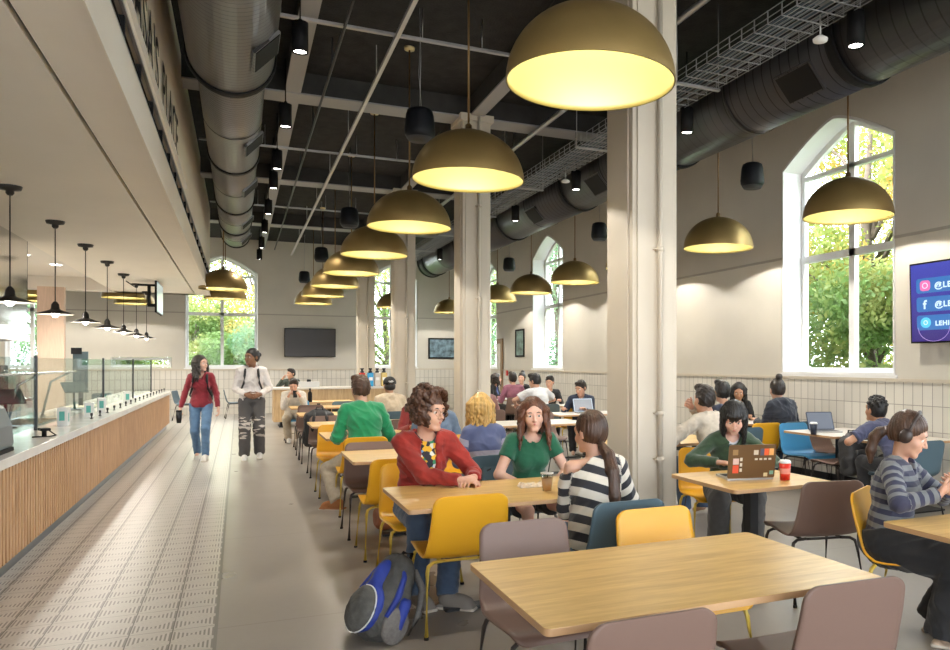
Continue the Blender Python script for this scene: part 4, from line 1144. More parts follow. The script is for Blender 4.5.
ph = MB().prism(rrect(.075, .15, .01, 3), 0, .009).build('phone', M_black); ph.location = (3.68, 4.02, .751); tag(ph, 'black phone lying between the stickered laptop and red cup', 'phone')
cup(6.42, 5.95, .751, .034, .045, .13, mat('navy_cup', (.02, .03, .06), .4), 'dark cup with white lid near the open laptop by the window', M_white)
sw = thing('food_tray', 'opened white food wrapper holding a sandwich half at the right edge', 'food', (3.83, 2.33, .751), .2)
MB().prism(rrect(.30, .20, .03, 4), 0, .006).build('wrapper', M_paper, sw); MB().sphere((.05, 0, .03), .05, 16, 0, (1.3, .8, .55)).build('sandwich_half', mat('bread', (.62, .44, .22), .7, var=.2, scale=20), sw)
# backpacks -------------------------------------------------------
def pack(name, label, loc, rz, H, W, D, m, tilt=0, strap=True, near=False):
    t = thing(name, label, 'backpack', loc, rz); t.rotation_euler = (tilt, 0, rz)
    h = .008 if near else .012
    V, Q = sdf_mesh([rbox((0, 0, H*.42), (W*.36, D*.26, H*.34), .06, .05), ell((0, .01, H*.80), (W*.40, D*.34, H*.20), .05), ], h, disp=fold_disp(.010, 26, 4))
    np_mesh('body', V, Q, m[0], t)
    V, Q = sdf_mesh([rbox((0, -D*.42, H*.30), (W*.26, D*.12, H*.18), .04, .03), ell((0, -D*.40, H*.46), (W*.32, D*.16, H*.12), .03)], h, disp=fold_disp(.006, 30, 6))
    np_mesh('front_pocket', V, Q, m[1], t)
    for s in (-1, 1):
        V, Q = sdf_mesh([ell((s*W*.50, 0, H*.24), (.03, D*.34, H*.19), .02)], h, disp=fold_disp(.004, 40, 8)); np_mesh('side_pocket', V, Q, m[2], t)
    MB().tube([(-.05, D*.2, H*.93), (-.04, D*.22, H*1.02), (.04, D*.22, H*1.02), (.05, D*.2, H*.93)], .009, 8).build('handle', M_black, t)
    if strap:
        for s in (-1, 1):
            MB().tube([(s*.07, D*.38, H*.88), (s*.09, D*.62, H*.72), (s*.11, D*.66, H*.42), (s*.12, D*.5, H*.14), (s*.13, D*.36, H*.06)], [.02, .024, .022, .012, .008], 8).build('shoulder_strap', m[2], t)
    MB().tube([(-W*.38, -D*.30, H*.45), (-W*.36, -D*.34, H*.72), (-W*.2, -D*.33, H*.93), (W*.2, -D*.33, H*.93), (W*.36, -D*.34, H*.72), (W*.38, -D*.30, H*.45)], .004, 5).build('zip', mat('zip_grey', (.4, .4, .4), .4), t)
    return t
G1 = mat('pack_grey', (.085, .085, .08), .75, var=.25, scale=25, bump=.3, bscale=150); B1 = mat('pack_blue', (.02, .045, .30), .6, var=.15, scale=20); G2 = mat('pack_mesh_grey', (.16, .15, .14), .8, var=.2, scale=60)
bpk0 = (lambda *a, **k: None)('backpack', 'grey and bright blue backpack slumped on the floor beside the yellow chair', (.82, 3.86, .02), -1.0, .53, .36, .26, (G1, G1, G2), -.30, True, True)
bpk = thing('backpack', 'grey and bright blue backpack slumped on the floor beside the yellow chair', 'backpack', (.655, 3.76, 0), -1.08)
bpk.rotation_euler = (-.48, 0, -1.08); bpk.scale = (1.1, 1.1, 1.06)
def bp(name, prims, m, parent=bpk, h=.006, f=(.004, 40), off=.0):
    V, Q = sdf_mesh(prims, h, disp=fold_disp(f[0], f[1], len(name))); return np_mesh(name, V, Q, m, parent)
bp('body', [ell((0, .045, .17), (.165, .125, .155), .05), ell((0, .050, .32), (.145, .095, .17), .06), ell((0, .055, .43), (.10, .06, .07), .04)], G1, f=(.006, 30))
bp('blue_panel', [ell((0, -.050, .180), (.116, .050, .136), .03), ell((0, -.025, .34), (.05, .05, .11), .03)], B1)
bp('front_pocket', [ell((0, -.080, .165), (.105, .050, .125), .03)], G1)
lp = [(.106*math.sin(a), -.082-.012*math.cos(2*a)*0, .165+.126*math.cos(a)) for a in np.linspace(0, 2*PI, 29)[:-1]]
MB().tube(lp, .0042, 6, closed=True).build('piping', mat('piping_white', (.7, .72, .72), .5), bpk)
for q in (-1, 1):
    bp('side_pocket', [ell((q*.150, .05, .13), (.035, .085, .10), .02)], G2)
    MB().tube([(q*.150, -.03, .16), (q*.150, .0, .27), (q*.118, .02, .38), (q*.07, .02, .45)], [.012, .018, .016, .010], 8).build('blue_trim', B1, bpk)
    MB().tube([(q*.060, .12, .44), (q*.085, .20, .36), (q*.10, .225, .22), (q*.11, .19, .09), (q*.12, .13, .04)], [.018, .022, .020, .010, .006], 8).build('shoulder_strap', G2, bpk)
MB().tube([(-.04, .08, .475), (-.035, .085, .52), (.035, .085, .52), (.04, .08, .475)], .010, 8).build('handle', M_black, bpk)
MB().lathe([(.03, .12), (.032, .26), (.02, .28)], 14, (.158, .055, 0), cap1=True).build('side_bottle', B1, bpk)
KB = mat('pack_black', (.012, .012, .014), .7, bump=.3, bscale=100); KG = mat('pack_charcoal', (.035, .034, .035), .75, bump=.3, bscale=100)
pack('backpack', 'black backpack hung on the chair left of the green sweater', (1.12, 9.95, .38), PI, .55, .42, .3, (KB, KB, KB), .1)
pack('backpack', 'dark grey bag hung over the back of the chair by the pale window table', (6.45, 5.40, .38), 0, .46, .30, .2, (KG, KG, KB), -.08)
pack('backpack', 'black bag beside the green top on the back of the slate chair', (2.02, 5.22, .42), PI, .36, .30, .2, (KG, KG, KB), .05, False)
hb = thing('shoulder_bag', 'rust brown leather bag on the floor under the table behind the yellow chair', 'bag', (1.42, 6.25, 0), .2)
V, Q = sdf_mesh([rbox((0, 0, .11), (.14, .06, .05), .05, .03)], .01, disp=fold_disp(.008, 22, 3)); np_mesh('bag_body', V, Q, mat('rust_leather', (.28, .085, .03), .5, var=.2, scale=12), hb)
MB().tube([(-.16, 0, .14), (-.12, 0, .26), (.02, .02, .30), (.13, 0, .24), (.17, 0, .14)], .009, 6).build('strap', M_black, hb)
# ------------------------------------------------------------------ people
PERS = {}; ATT = {}
def nrm(v): v = _v(v); return v/np.linalg.norm(v)
def rot_ypr(yaw, pitch, roll):
    """head frame: face looks along -Y; yaw turns it towards +X, pitch > 0 looks down, roll tips it sideways"""
    return np.array(Matrix.Rotation(yaw, 3, 'Z') @ Matrix.Rotation(pitch, 3, 'X') @ Matrix.Rotation(roll, 3, 'Y'))
def rotx(a): return np.array(Matrix.Rotation(a, 3, 'X'))
def ik(a, b, l1, l2, pole):
    a, b, pole = _v(a), _v(b), _v(pole); d = b-a; Ln = np.linalg.norm(d); u = d/Ln
    Ln = min(Ln, l1+l2-.002); b = a+u*Ln
    x = (l1*l1-l2*l2+Ln*Ln)/(2*Ln); h = math.sqrt(max(0, l1*l1-x*x))
    p = pole-(pole@u)*u; p = p/np.linalg.norm(p)
    return a+u*x+p*h, b
def in_frame(prims, o, R):
    out = []
    for p in prims:
        if p[0] == 'c': out.append(('c', o+R@_v(p[1]), o+R@_v(p[2])) + tuple(p[3:]))
        else:
            R2 = R if p[3] is None else R@_v(p[3]); out.append((p[0], o+R@_v(p[1]), p[2], R2) + tuple(p[4:]))
    return out
def scale_prims(ps, s):
    out = []
    for p in ps:
        if p[0] == 'c': out.append(('c', _v(p[1])*s, _v(p[2])*s, p[3]*s, p[4]*s, p[5]*s, p[6]))
        else: out.append((p[0], _v(p[1])*s, _v(p[2])*s, p[3], p[4]*s, p[5]*s))
    return out
def skin_mat(name, c):
    return mat('skin_'+name, c, .5, var=.05, scale=14, sss=.12)
SKIN = {'fair': skin_mat('fair', (.66, .40, .30)), 'light': skin_mat('light', (.58, .33, .23)), 'tan': skin_mat('tan', (.42, .22, .13)), 'brown': skin_mat('brown', (.24, .115, .065)), 'dark': skin_mat('dark', (.13, .06, .035))}
LIPS = {k: mat('lips_'+k, c, .4) for k, c in dict(fair=(.55, .16, .14), light=(.48, .15, .12), tan=(.33, .11, .09), brown=(.18, .06, .05), dark=(.11, .045, .04)).items()}
def hair_mat(name, c, v=.45):
    return mat('hair_'+name, c, .42, var=v, scale=30, stretch=(1, 1, .12), bump=.5, bscale=130)
HAIR = {'brown': hair_mat('brown', (.062, .028, .014)), 'dark': hair_mat('dark', (.018, .011, .008)), 'black': hair_mat('black', (.008, .0065, .006)), 'auburn': hair_mat('auburn', (.10, .035, .016)),
        'blond': hair_mat('blond', (.62, .38, .12), .35), 'grey': hair_mat('grey_brown', (.10, .075, .055)), 'curlbrown': hair_mat('curl_brown', (.075, .03, .014))}
M_eye = mat('eye_white', (.75, .72, .68), .25); M_iris = mat('iris_dark', (.02, .010, .006), .2)
def head_prims():
    P = [ell((0, .016, .034), (.074, .094, .088), .02), ell((0, -.022, -.022), (.060, .068, .088), .03), ell((0, -.034, -.070), (.047, .045, .034), .02),
         cap((-.012, -.074, -.094), (.012, -.074, -.094), .016, .016, .02),
         cap((-.038, -.070, .030), (.038, -.070, .030), .014, .014, .02), ell((-.036, -.056, -.028), (.026, .026, .024), .02), ell((.036, -.056, -.028), (.026, .026, .024), .02),
         ell((0, -.070, -.052), (.030, .024, .022), .014),
         ell((-.031, -.097, .006), (.019, .016, .011), -.012), ell((.031, -.097, .006), (.019, .016, .011), -.012),
         cap((-.045, -.076, .014), (-.018, -.083, .0155), .0042, .0045, .005), cap((.045, -.076, .014), (.018, -.083, .0155), .0042, .0045, .005),
         cap((0, -.086, .012), (0, -.108, -.024), .0065, .0095, .010), cap((-.011, -.094, -.029), (.011, -.094, -.029), .0065, .0065, .006),
         ell((-.076, .012, -.002), (.009, .019, .030), .006), ell((.076, .012, -.002), (.009, .019, .030), .006)]
    return P
def hand_prims(w, d, n, side, curl=(.25, .35, .3), thumb=.6, s=1.0):
    d = nrm(d); n = _v(n)-(_v(n)@d)*d; n = nrm(n); lat = np.cross(d, n); P = []
    kn = []
    offs = (-.030, -.010, .010, .029)
    tl = -lat*side
    for i, o in enumerate(offs):
        # index finger lies on the thumb side
        base = w + tl*(-o)*-1*0 + (tl*(o*-1)) + d*(.088 - (.006 if i == 3 else 0) - (.004 if i == 0 else 0))
        P.append(cap(w + tl*(-o*.45) + d*.008, base, .014, .0115, .012)); kn.append(base)
    P.append(ell(w+d*.045+n*.006+tl*.012, (.022, .022, .022), .015))
    for i, b in enumerate(kn):
        Ls = (.070, .078, .073, .058)[i]; c = [x*(1+.1*i) for x in curl]; a = 0; p = b; spread = tl*((1.5-i)*.05)
        for j, fr in enumerate((.46, .30, .24)):
            a += c[j]; dr = nrm(d*math.cos(a)+n*math.sin(a)+spread*(1 if j == 0 else .4)); q = p+dr*Ls*fr
            P.append(cap(p, q, .0092-.0008*j, .0086-.0008*j, .003)); p = q
    tb = w+d*.022+tl*.026; t1 = tb+nrm(tl*.75+d*.75+n*thumb*.5)*.042; t2 = t1+nrm(tl*.15+d*1.0+n*thumb*.6)*.034
    P += [cap(w+d*.01+tl*.012, tb, .015, .014, .012), cap(tb, t1, .0125, .0105, .008), cap(t1, t2, .0100, .0085, .003)]
    return P
def person(label, x, y, rz=0.0, **k):
    g = k.get; s = g('scale', 1.0); near = g('near', False); fem = g('fem', False); seated = g('seated', True)
    root = thing('person', label, 'person', (x, y, 0), rz)
    hz = g('hip', .545 if seated else .93)/s
    lean = g('lean', .12); slean = g('side', 0.0); bx = g('hipx', 0.0)
    P0 = _v((bx, 0, hz)); sd = nrm((math.sin(slean), -math.sin(lean), math.cos(lean)))
    sd2 = nrm((math.sin(slean), -math.sin(lean*1.35+.02), math.cos(lean*1.35)))
    chest = P0+sd*.27; nb = chest+sd2*.225
    tw = g('twist', 0.0); latv = _v((math.cos(tw), math.sin(tw), 0)); fwd = nrm(np.cross(latv, sd2)*-1 if False else np.cross(sd2, latv)*-1)
    if fwd[1] > 0 and abs(tw) < 1.2: fwd = -fwd
    sw = (.148 if fem else .170)*g('shw', 1.0)
    shc = nb-sd2*.045
    sh = [shc+latv*sw*q + fwd*g('shrug', 0.0) for q in (-1, 1)]
    hy, hp, hr = g('head', (0, 0, 0)); HR = rot_ypr(hy, hp, hr)
    hs = g('hs', 1.09); hc = nb+nrm(sd2*.4+_v((0, 0, 1))*.6+fwd*.28)*.170
    inh = lambda ps: in_frame(scale_prims(ps, hs), hc, HR)
    # arms ---------------------------------------------------------------
    hands = g('hands', [(-.14, -.30, .70), (.14, -.30, .70)])
    poles = g('poles', [(-.45, .6, -1), (.45, .6, -1)])
    arms = []
    for i, side in ((0, -1), (1, 1)):
        t = _v(hands[i])/s
        el, wr = ik(sh[i], t, .285, .25, poles[i]); arms.append((sh[i], el, wr))
    # legs ---------------------------------------------------------------
    fd = g('feet', [(-.12, -.40, .09), (.12, -.40, .09)] if seated else [(-.09, .02, .09), (.09, -.02, .09)])
    lp = g('kneepole', [(-.15, -1, .6), (.15, -1, .6)] if seated else [(0, -1, 0), (0, -1, 0)])
    hipw = .088 if not fem else .092; legs = []
    for i, side in ((0, -1), (1, 1)):
        h0 = P0+_v((side*hipw, -.01, -.02)); kn, an = ik(h0, _v(fd[i])/s, .425, .425, lp[i]); legs.append((h0, kn, an))
    Rl = rotx(lean); Rl2 = rotx(lean*1.35)
    bw = g('build', 1.0)
    def torso(inf=0.0):
        T = [ell(P0, (.158*bw+inf, .112*bw+inf, .105+inf), .04, Rl), ell(P0+sd*.13, ((.128 if fem else .140)*bw+inf, .098*bw+inf, .13+inf), .05, Rl),
             ell(chest+sd2*.05, ((.135 if fem else .152)*bw+inf, .105*bw+inf, .145+inf), .05, Rl2), cap(sh[0]*.82+sh[1]*.18, sh[1]*.82+sh[0]*.18, .056+inf, .056+inf, .05), ell(shc+sd2*.01, (.09+inf, .065+inf, .05+inf), .04, Rl2)]
        if fem: T += [ell(chest+sd2*.03+fwd*.070+latv*q*.062, (.056+inf, .052+inf, .058+inf), .035) for q in (-1, 1)]
        return T
    aw = g('armw', 1.0)*(.9 if fem else 1.0)
    body = torso(-.012)
    body += [cap(nb-sd2*.03, hc+HR@_v((0, .018, -.05)), .055*(.88 if fem else 1), .050*(.88 if fem else 1), .025)]
    body += inh(head_prims())
    for (a, e, w_) in arms: body += [cap(a, e, .048*aw, .037*aw, .03), cap(e, w_, .038*aw, .0245*aw, .015)]
    hp_ = g('handpose', [{}, {}]); hb = []
    for i, side in ((0, -1), (1, 1)):
        a, e, w_ = arms[i]; q = hp_[i]
        d = nrm((w_-e)/np.linalg.norm(w_-e)+_v(q.get('d', (0, 0, 0)))); n = q.get('n', (0, 0, -1))
        if abs(nrm(n)@d) > .95: n = (side*-1, -.3, 0)
        hpz = hand_prims(w_, d, n, side, q.get('curl', (.30, .40, .35)), q.get('thumb', .6)); body += hpz
        hb.append((np.minimum(w_, w_+d*.2)-.07, np.maximum(w_, w_+d*.2)+.07))
    FY = g('footyaw', (0.12, -.12))
    for i_, (h0, kn, an) in enumerate(legs): body += [cap(h0, kn, .074, .049, .02), cap(kn, an, .047, .034, .015), cap(an, an+_v((.10*math.sin(FY[i_]), -.10*math.cos(FY[i_]), -.045)), .035, .028, .02)]
    fh = .0046 if near else .0075
    fine = [(hc-.135, hc+.135, fh)] + [(a, b, fh) for a, b in hb]
    V, Q = sdf_mesh(body, .011 if near else .018, fine)
    skin = g('skin', 'light')
    np_mesh('body', V*s, Q, SKIN[skin], root)
    # face details ---------------------------------------------------------
    def hf(v): return hc+HR@_v(v)*hs
    def obj(name, prims, h, m, disp=None, cuts=(), attr=None, parent=root, fine=()):
        V, Q = sdf_mesh(prims, h, fine, disp, cuts)
        if len(Q) == 0: return None
        at = attr(V) if attr else None
        return np_mesh(name, V*s, Q, m, parent, at)
    if g('face', True):
        for q in (-1, 1):
            c = hf((q*.031, -.0745, .005)); mb = MB().sphere((0, 0, 0), .0128*s, 16)
            e = mb.build('eye', [M_eye, M_iris], root); e.location = tuple(c*s)
            look = HR@nrm((g('gaze', 0.0), -1, -.12))
            for p in e.data.polygons:
                if _v(p.center)@look > .0128*s*.80: p.material_index = 1
        br = [cap((q*.045, -.080, .026), (q*.030, -.088, .031), .0028, .0036, .002) for q in (-1, 1)]+[cap((q*.030, -.088, .031), (q*.017, -.0885, .028), .0036, .003, .002) for q in (-1, 1)]
        obj('eyebrows', inh(br), .003, HAIR['dark' if g('hair', ('', 'dark'))[1] != 'blond' else 'brown'])
        lw = g('smile', .0)
        lp_ = [cap((-.023, -.081, -.052+lw), (0, -.0925, -.0535), .0036, .0058, .004), cap((0, -.0925, -.0535), (.023, -.081, -.052+lw), .0058, .0036, .004), cap((-.012, -.087, -.0595), (.012, -.087, -.0595), .0052, .0052, .004)]
        obj('lips', inh(lp_), .003, LIPS[skin])
    # hair -------------------------------------------------------------------
    st, hcname = g('hair', ('short', 'dark')); r = random.Random(int(x*100+y*10)); hm = HAIR[hcname]; hh = .005 if near else .008
    base = [ell((0, .020, .042), (.083, .101, .094), .02)]
    cutf = [ell((0, -.100, -.022), (.060, .070, .088), -.012), ell((0, -.055, -.10), (.10, .075, .10), -.01)]
    def locks(n, a0, a1, r0, r1, drop0, drop1, rad, wave=.008, fwdpull=0, kk=.008, taper=.5):
        out = []
        for i in range(n):
            a = a0+(a1-a0)*(i+.5)/n + r.uniform(-.05, .05)
            dx, dy = math.sin(a), -math.cos(a)     # 0 = front, pi = back
            p = _v((dx*.062, .018+dy*.078, .075)); pts = [p]
            dr = drop0+(drop1-drop0)*r.random(); m = 7
            for j in range(1, m+1):
                t = j/m
                rr = r0+(r1-r0)*t
                ph = r.uniform(0, 6.28)
                pts.append(_v((dx*rr+wave*math.sin(ph+5*t), .018+dy*rr*1.12+wave*math.cos(ph+4*t)-fwdpull*t, .065-dr*t)))
            for j in range(m):
                t = j/m
                out.append(cap(pts[j], pts[j+1], rad*(1-(1-taper)*t), rad*(1-(1-taper)*(t+1/m)), kk))
        return out
    strand = lambda amp, N: (lambda X, Y, Z: amp*np.sin(N*np.arctan2(X-hc[0], Y-hc[1]+.0)+3*np.sin(Z*17)+2*np.sin(X*60)) + amp*.6*np.sin(N*2.3*np.arctan2(X-hc[0], Y-hc[1])+Z*22))
    hp2 = None; disp = strand(.0016, 31)
    if st == 'short':
        hp2 = base+[ell((0, .035, .0), (.079, .080, .085), .02), ell((0, -.045, .105), (.060, .045, .030), .02), ell((.03, -.03, .115), (.045, .05, .03), .02)]+cutf+[ell((0, -.03, -.09), (.11, .12, .055), -.01)]
        disp = fold_disp(.006, 75, r.randint(0, 99))
    elif st == 'curlyshort':
        hp2 = base+[ell((0, .035, .0), (.078, .080, .085), .02)]+cutf+[ell((0, -.03, -.09), (.11, .12, .055), -.01)]
        for i in range(60):
            a = r.uniform(0, 6.28); z = r.uniform(.02, 1); q = math.sqrt(1-z*z); hp2.append(ell((.082*q*math.sin(a), .015-.10*q*math.cos(a), .055+.085*z), (.016, .016, .016), .004))
        disp = None
    elif st == 'curly':
        hp2 = base+[ell((0, .03, .0), (.092, .088, .10), .03)]+[ell((0, -.105, -.045), (.056, .060, .080), -.012)]
        for i in range(230):
            a = r.uniform(.62, 6.28-.62) if i % 4 else r.uniform(0, 6.28); z = r.uniform(-.9, 1) if i % 4 else r.uniform(.55, 1); q = math.sqrt(1-z*z)
            rr = r.uniform(1.0, 1.22); u = r.uniform(.011, .018)
            hp2.append(cap((.100*q*math.sin(a)*rr, .012-.108*q*math.cos(a)*rr, .032+.110*z*rr), (.104*q*math.sin(a+.15)*rr, .012-.110*q*math.cos(a+.15)*rr, .018+.105*z*rr), u, u*.7, .004))
        disp = fold_disp(.003, 160, 3)
    elif st == 'long':
        ln = g('hairlen', .34)
        hp2 = base+[ell((0, -.104, -.010), (.062, .070, .098), -.012), cap((0, -.09, .125), (0, .03, .145), .006, .006, -.012)]+[ell((0, .045, -.03), (.072, .06, .10), .02)]+locks(14, 1.08, 2.0, .088, .108, ln*.7, ln*1.05, .019, .011, .045, taper=.4)+locks(14, 6.28-2.0, 6.28-1.08, .088, .108, ln*.7, ln*1.05, .019, .011, .045, taper=.4)+locks(16, 2.0, 6.28-2.0, .088, .084, ln*.6, ln*1.1, .021, .014, taper=.25)
    elif st == 'bangs':
        ln = g('hairlen', .32)
        hp2 = base+[ell((0, -.100, -.055), (.058, .070, .078), -.010)]+locks(12, .92, 1.9, .086, .090, ln*.85, ln, .018, .004, .03)+locks(12, 6.28-1.9, 6.28-.92, .086, .090, ln*.85, ln, .018, .004, .03)+locks(12, 1.9, 6.28-1.9, .088, .095, ln*.85, ln, .026, .005)
        hp2 += locks(12, -.62, .62, .088, .090, .042, .055, .010, .001, 0, .004, .8)
    elif st == 'ponytail':
        hp2 = base+[ell((0, .035, .0), (.079, .082, .085), .02)]+cutf+[ell((0, -.03, -.095), (.11, .12, .06), -.01)]
        b0 = _v(g('tailbase', (0, .105, -.02))); tl = g('tail', (0, .10, -.30)); rr = g('tailr', .030); tl = _v(tl)
        tp = [b0, b0+_v((0, .035, -.02))+tl*.08, b0+tl*.35+_v((0, .045, 0)), b0+tl*.7+_v((0, .03, 0)), b0+tl]
        RT = HR.T
        for j in range(4): hp2.append(cap(tp[j], tp[j+1], rr*(.7, 1, 1.05, .9)[j], rr*(1, 1.05, .9, .45)[j], .01))
        obj('hair_tie', inh([ell(b0+_v((0, .012, -.006)), (.024, .018, .022), .01)]), .004, mat('hair_tie_pale', (.6, .55, .52), .6))
    elif st == 'bun':
        hp2 = base+[ell((0, .035, .0), (.079, .082, .085), .02)]+cutf+[ell((0, -.03, -.095), (.11, .12, .06), -.01), ell(g('bunpos', (0, .07, .145)), (.040, .040, .036), .01)]
    elif st == 'cap':
        hp2 = [ell((0, .04, -.01), (.077, .075, .075), .02)]+cutf+[ell((0, -.03, -.085), (.11, .12, .055), -.01)]
        cp = obj('cap', inh([ell((0, .018, .050), (.090, .106, .088), .01), rbox((0, -.0, -.035), (.12, .14, .055), .005, -.004)] + ([] if g('backcap') else [rbox((0, -.125, .030), (.055, .055, .001), .006, .01)])), .005, mat('cap_black', (.012, .012, .013), .7))
        if g('capmark'):
            mb = MB(); Rm = Matrix(HR.tolist())
            for (u, v, w2, h2) in ((-.03, .060, .012, .010), (-.014, .064, .012, .018), (.004, .060, .02, .012), (.026, .062, .010, .016), (0, .048, .05, .004)):
                mb.cbox(tuple(hf((u, .128-.9*(abs(u)**2)*8, v))*s), (w2/2*s, .006*s, h2/2*s), 0, Rm)
            mb.build('cap_embroidery', M_white, cp)
    if hp2: obj('hair', inh(hp2), hh, hm, disp)
    # top ---------------------------------------------------------------------
    tp = g('top'); ch_ = .009 if near else .014
    inf = tp.get('loose', .012); slv = tp.get('sleeve', 'long'); sr = tp.get('sl', .014)
    T = torso(inf)
    if tp.get('drape'): T += [ell(P0+sd*.10, (.150*bw+tp['drape'], .12+tp['drape'], .14), .05, Rl)]
    for i, (a, e, w_) in enumerate(arms):
        if slv == 'long':
            T += [cap(a, e, .046*aw+sr*.8, .037*aw+sr*.8, .025), cap(e, e+(w_-e)*.96, .039*aw+sr*.8, .026*aw+sr*.8, .012, 1)]
        else:
            T += [cap(a, a+(e-a)*tp.get('sfrac', .62), .054*aw+sr, .048*aw+sr*1.3, .03, 1)]
    nr = tp.get('neck', .068)
    nk = tp.get('neckshape', 'crew')
    if nk == 'offshoulder':
        T += [cap(nb+sd2*.07, sh[g('bare', 0)]+sd2*.07, .085, .125, -.01), ell(nb+sd2*.06, (.10, .10, .07), -.01)]
    else:
        T += [cap(nb-sd2*(.015)+fwd*.01, nb+sd2*.2+fwd*.03, nr, nr+.02, -.008)]
        if nk == 'v': T += [cap(nb+fwd*.09-sd2*.07, nb+fwd*.06+sd2*.05, .012, .065, -.008)]
        if nk == 'open': T += [cap(P0+fwd*.16+sd*.02, nb+fwd*.08, .058, .050, -.008)]
        if nk == 'hood': T += [cap(nb+latv*q*.062-fwd*.02+sd2*.015, nb-fwd*.085-sd2*.02, .030, .045, .03) for q in (-1, 1)]+[cap(nb+latv*q*.06+sd2*.012, nb+fwd*.075-sd2*.05, .022, .018, .02) for q in (-1, 1)]
        if nk == 'collar': T += [cap(nb+latv*q*.055-fwd*.03+sd2*.02, nb+latv*q*.04+fwd*.07-sd2*.03, .016, .012, .012) for q in (-1, 1)]+[cap(nb+latv*.05-fwd*.05+sd2*.02, nb-latv*.05-fwd*.05+sd2*.02, .016, .016, .012)]
    hem = tp.get('hem', -.06)
    cuts = [(-sd, P0+sd*hem)]
    mt = tp['m']
    at = None
    if tp.get('bands'):
        def at(V, T=T):
            segs = [(P0-sd*.1, nb+sd2*.05, 0.0, .15)] + [(a, e, .62 if not tp.get('flow') else 0.0, .055) for a, e, w_ in arms] + [(e, w_, .92, .04) for a, e, w_ in arms]
            best = np.full(len(V), 9.0); val = np.zeros(len(V))
            for A, B, off, rr in segs:
                d = B-A; L = np.linalg.norm(d); t = (V-A)@d/L/L; tc = np.clip(t, 0, 1)
                D = np.linalg.norm(V-A-tc[:, None]*d, axis=1)-rr; w = D < best
                best = np.where(w, D, best); val = np.where(w, off+tc*L if off else t*L + tp.get('skew', 0)*((V-P0)@latv), val)
            return val
    obj(tp.get('name', 'sweater'), T, ch_, mt, fold_disp(tp.get('fold', .008), tp.get('ff', 34), r.randint(0, 99)), cuts, at)
    if g('under'):
        u = g('under'); T2 = torso(.004)+[cap(nb-sd2*.005+fwd*.01, nb+sd2*.2+fwd*.03, .062, .08, -.006)]
        obj('t_shirt', T2, ch_, u, None, [(-sd, P0+sd*(-.05))])
    # trousers / skirt ---------------------------------------------------------
    pt = g('pants', {'m': mat('denim_dark', (.03, .045, .08), .8)}); pl = pt.get('loose', .012)
    TP = [ell(P0, (.158*bw+pl, .118*bw+pl, .11+pl), .03, Rl)]
    for (h0, kn, an) in legs:
        if pt.get('short'): TP += [cap(h0, h0+(kn-h0)*pt['short'], .088+pl, .076+pl*1.3, .03, 1)]
        else: TP += [cap(h0, kn, .082+pl, .062+pl, .012), cap(kn, kn+(an-kn)*pt.get('len', 1.03), .062+pl, .048+pl*1.35, .02, 1)]
    if pt.get('skirt'):
        a = (legs[0][1]+legs[1][1])/2
        TP += [cap(P0, a, .16, .19, .05)]
    obj(pt.get('name', 'trousers'), TP, .011 if near else .016, pt['m'], fold_disp(pt.get('fold', .006), 34, r.randint(0, 99)), [((0, .3, 1), P0+_v((0, 0, .10)))])
    # shoes ---------------------------------------------------------------------
    sm = g('shoes', mat('shoe_white', (.62, .60, .56), .6)); sole = mat('shoe_sole', (.55, .50, .42), .6)
    fy = g('footyaw', (0.12, -.12))
    if g('show_shoes', True):
        for i, (h0, kn, an) in enumerate(legs):
            R = np.array(Matrix.Rotation(-fy[i] if False else fy[i], 3, 'Z') @ Matrix.Rotation(g('footpitch', (0, 0))[i], 3, 'X')); o = an+_v((0, 0, 0))
            P = [ell((0, -.055, -.035), (.043, .105, .045), .02), ell((0, .0, -.01), (.040, .048, .055), .03), rbox((0, -.055, -.074), (.028, .115, .001), .014, .01), ell((0, -.13, -.050), (.042, .045, .030), .02)]
            sh_ = obj('shoe', in_frame(P, o, R), .007 if near else .012, sm)
            obj('sole', in_frame([rbox((0, -.055, -.080), (.032, .122, .0005), .0125, .01)], o, R), .006 if near else .010, sole, parent=sh_) if near else None
    cz, sz_ = math.cos(rz), math.sin(rz); PERS[root.name] = (s*(cz*hc[0]-sz_*hc[1]), s*(sz_*hc[0]+cz*hc[1]))
    info = dict(root=root, inh=inh, hc=hc*s, HR=HR, nb=nb*s, P0=P0*s, sd=sd, fwd=fwd, lat=latv, arms=[[q*s for q in a] for a in arms], legs=legs, s=s, hf=lambda v: hf(v)*s, chest=chest*s, sh=[q*s for q in sh])
    return info
def band_mat(name, cols, period, rough=.8):
    """knitted bands; cols = list of (fraction, colour)"""
    m = bpy.data.materials.new(name); nt, b = nodes(m)
    a = nt.nodes.new('ShaderNodeAttribute'); a.attribute_name = 'band'
    f = mnode(nt, 'FRACT', mnode(nt, 'DIVIDE', a.outputs['Fac'], period))
    r = nt.nodes.new('ShaderNodeValToRGB'); r.color_ramp.interpolation = 'CONSTANT'
    el = r.color_ramp.elements
    pos = 0
    for i, (fr, c) in enumerate(cols):
        e = el[i] if i < 2 else el.new(pos)
        e.position = pos; e.color = (*c, 1); pos += fr
    nt.links.new(f, r.inputs['Fac']); nt.links.new(r.outputs[0], b.inputs['Base Color']); b.inputs['Roughness'].default_value = rough
    b.inputs['Sheen Weight'].default_value = .2
    return m
def cloth(name, c, var=.12, sheen=.15, rough=.85, scale=20): return mat('cloth_'+name, c, rough, var=var, scale=scale, bump=.15, bscale=220, sheen=sheen)

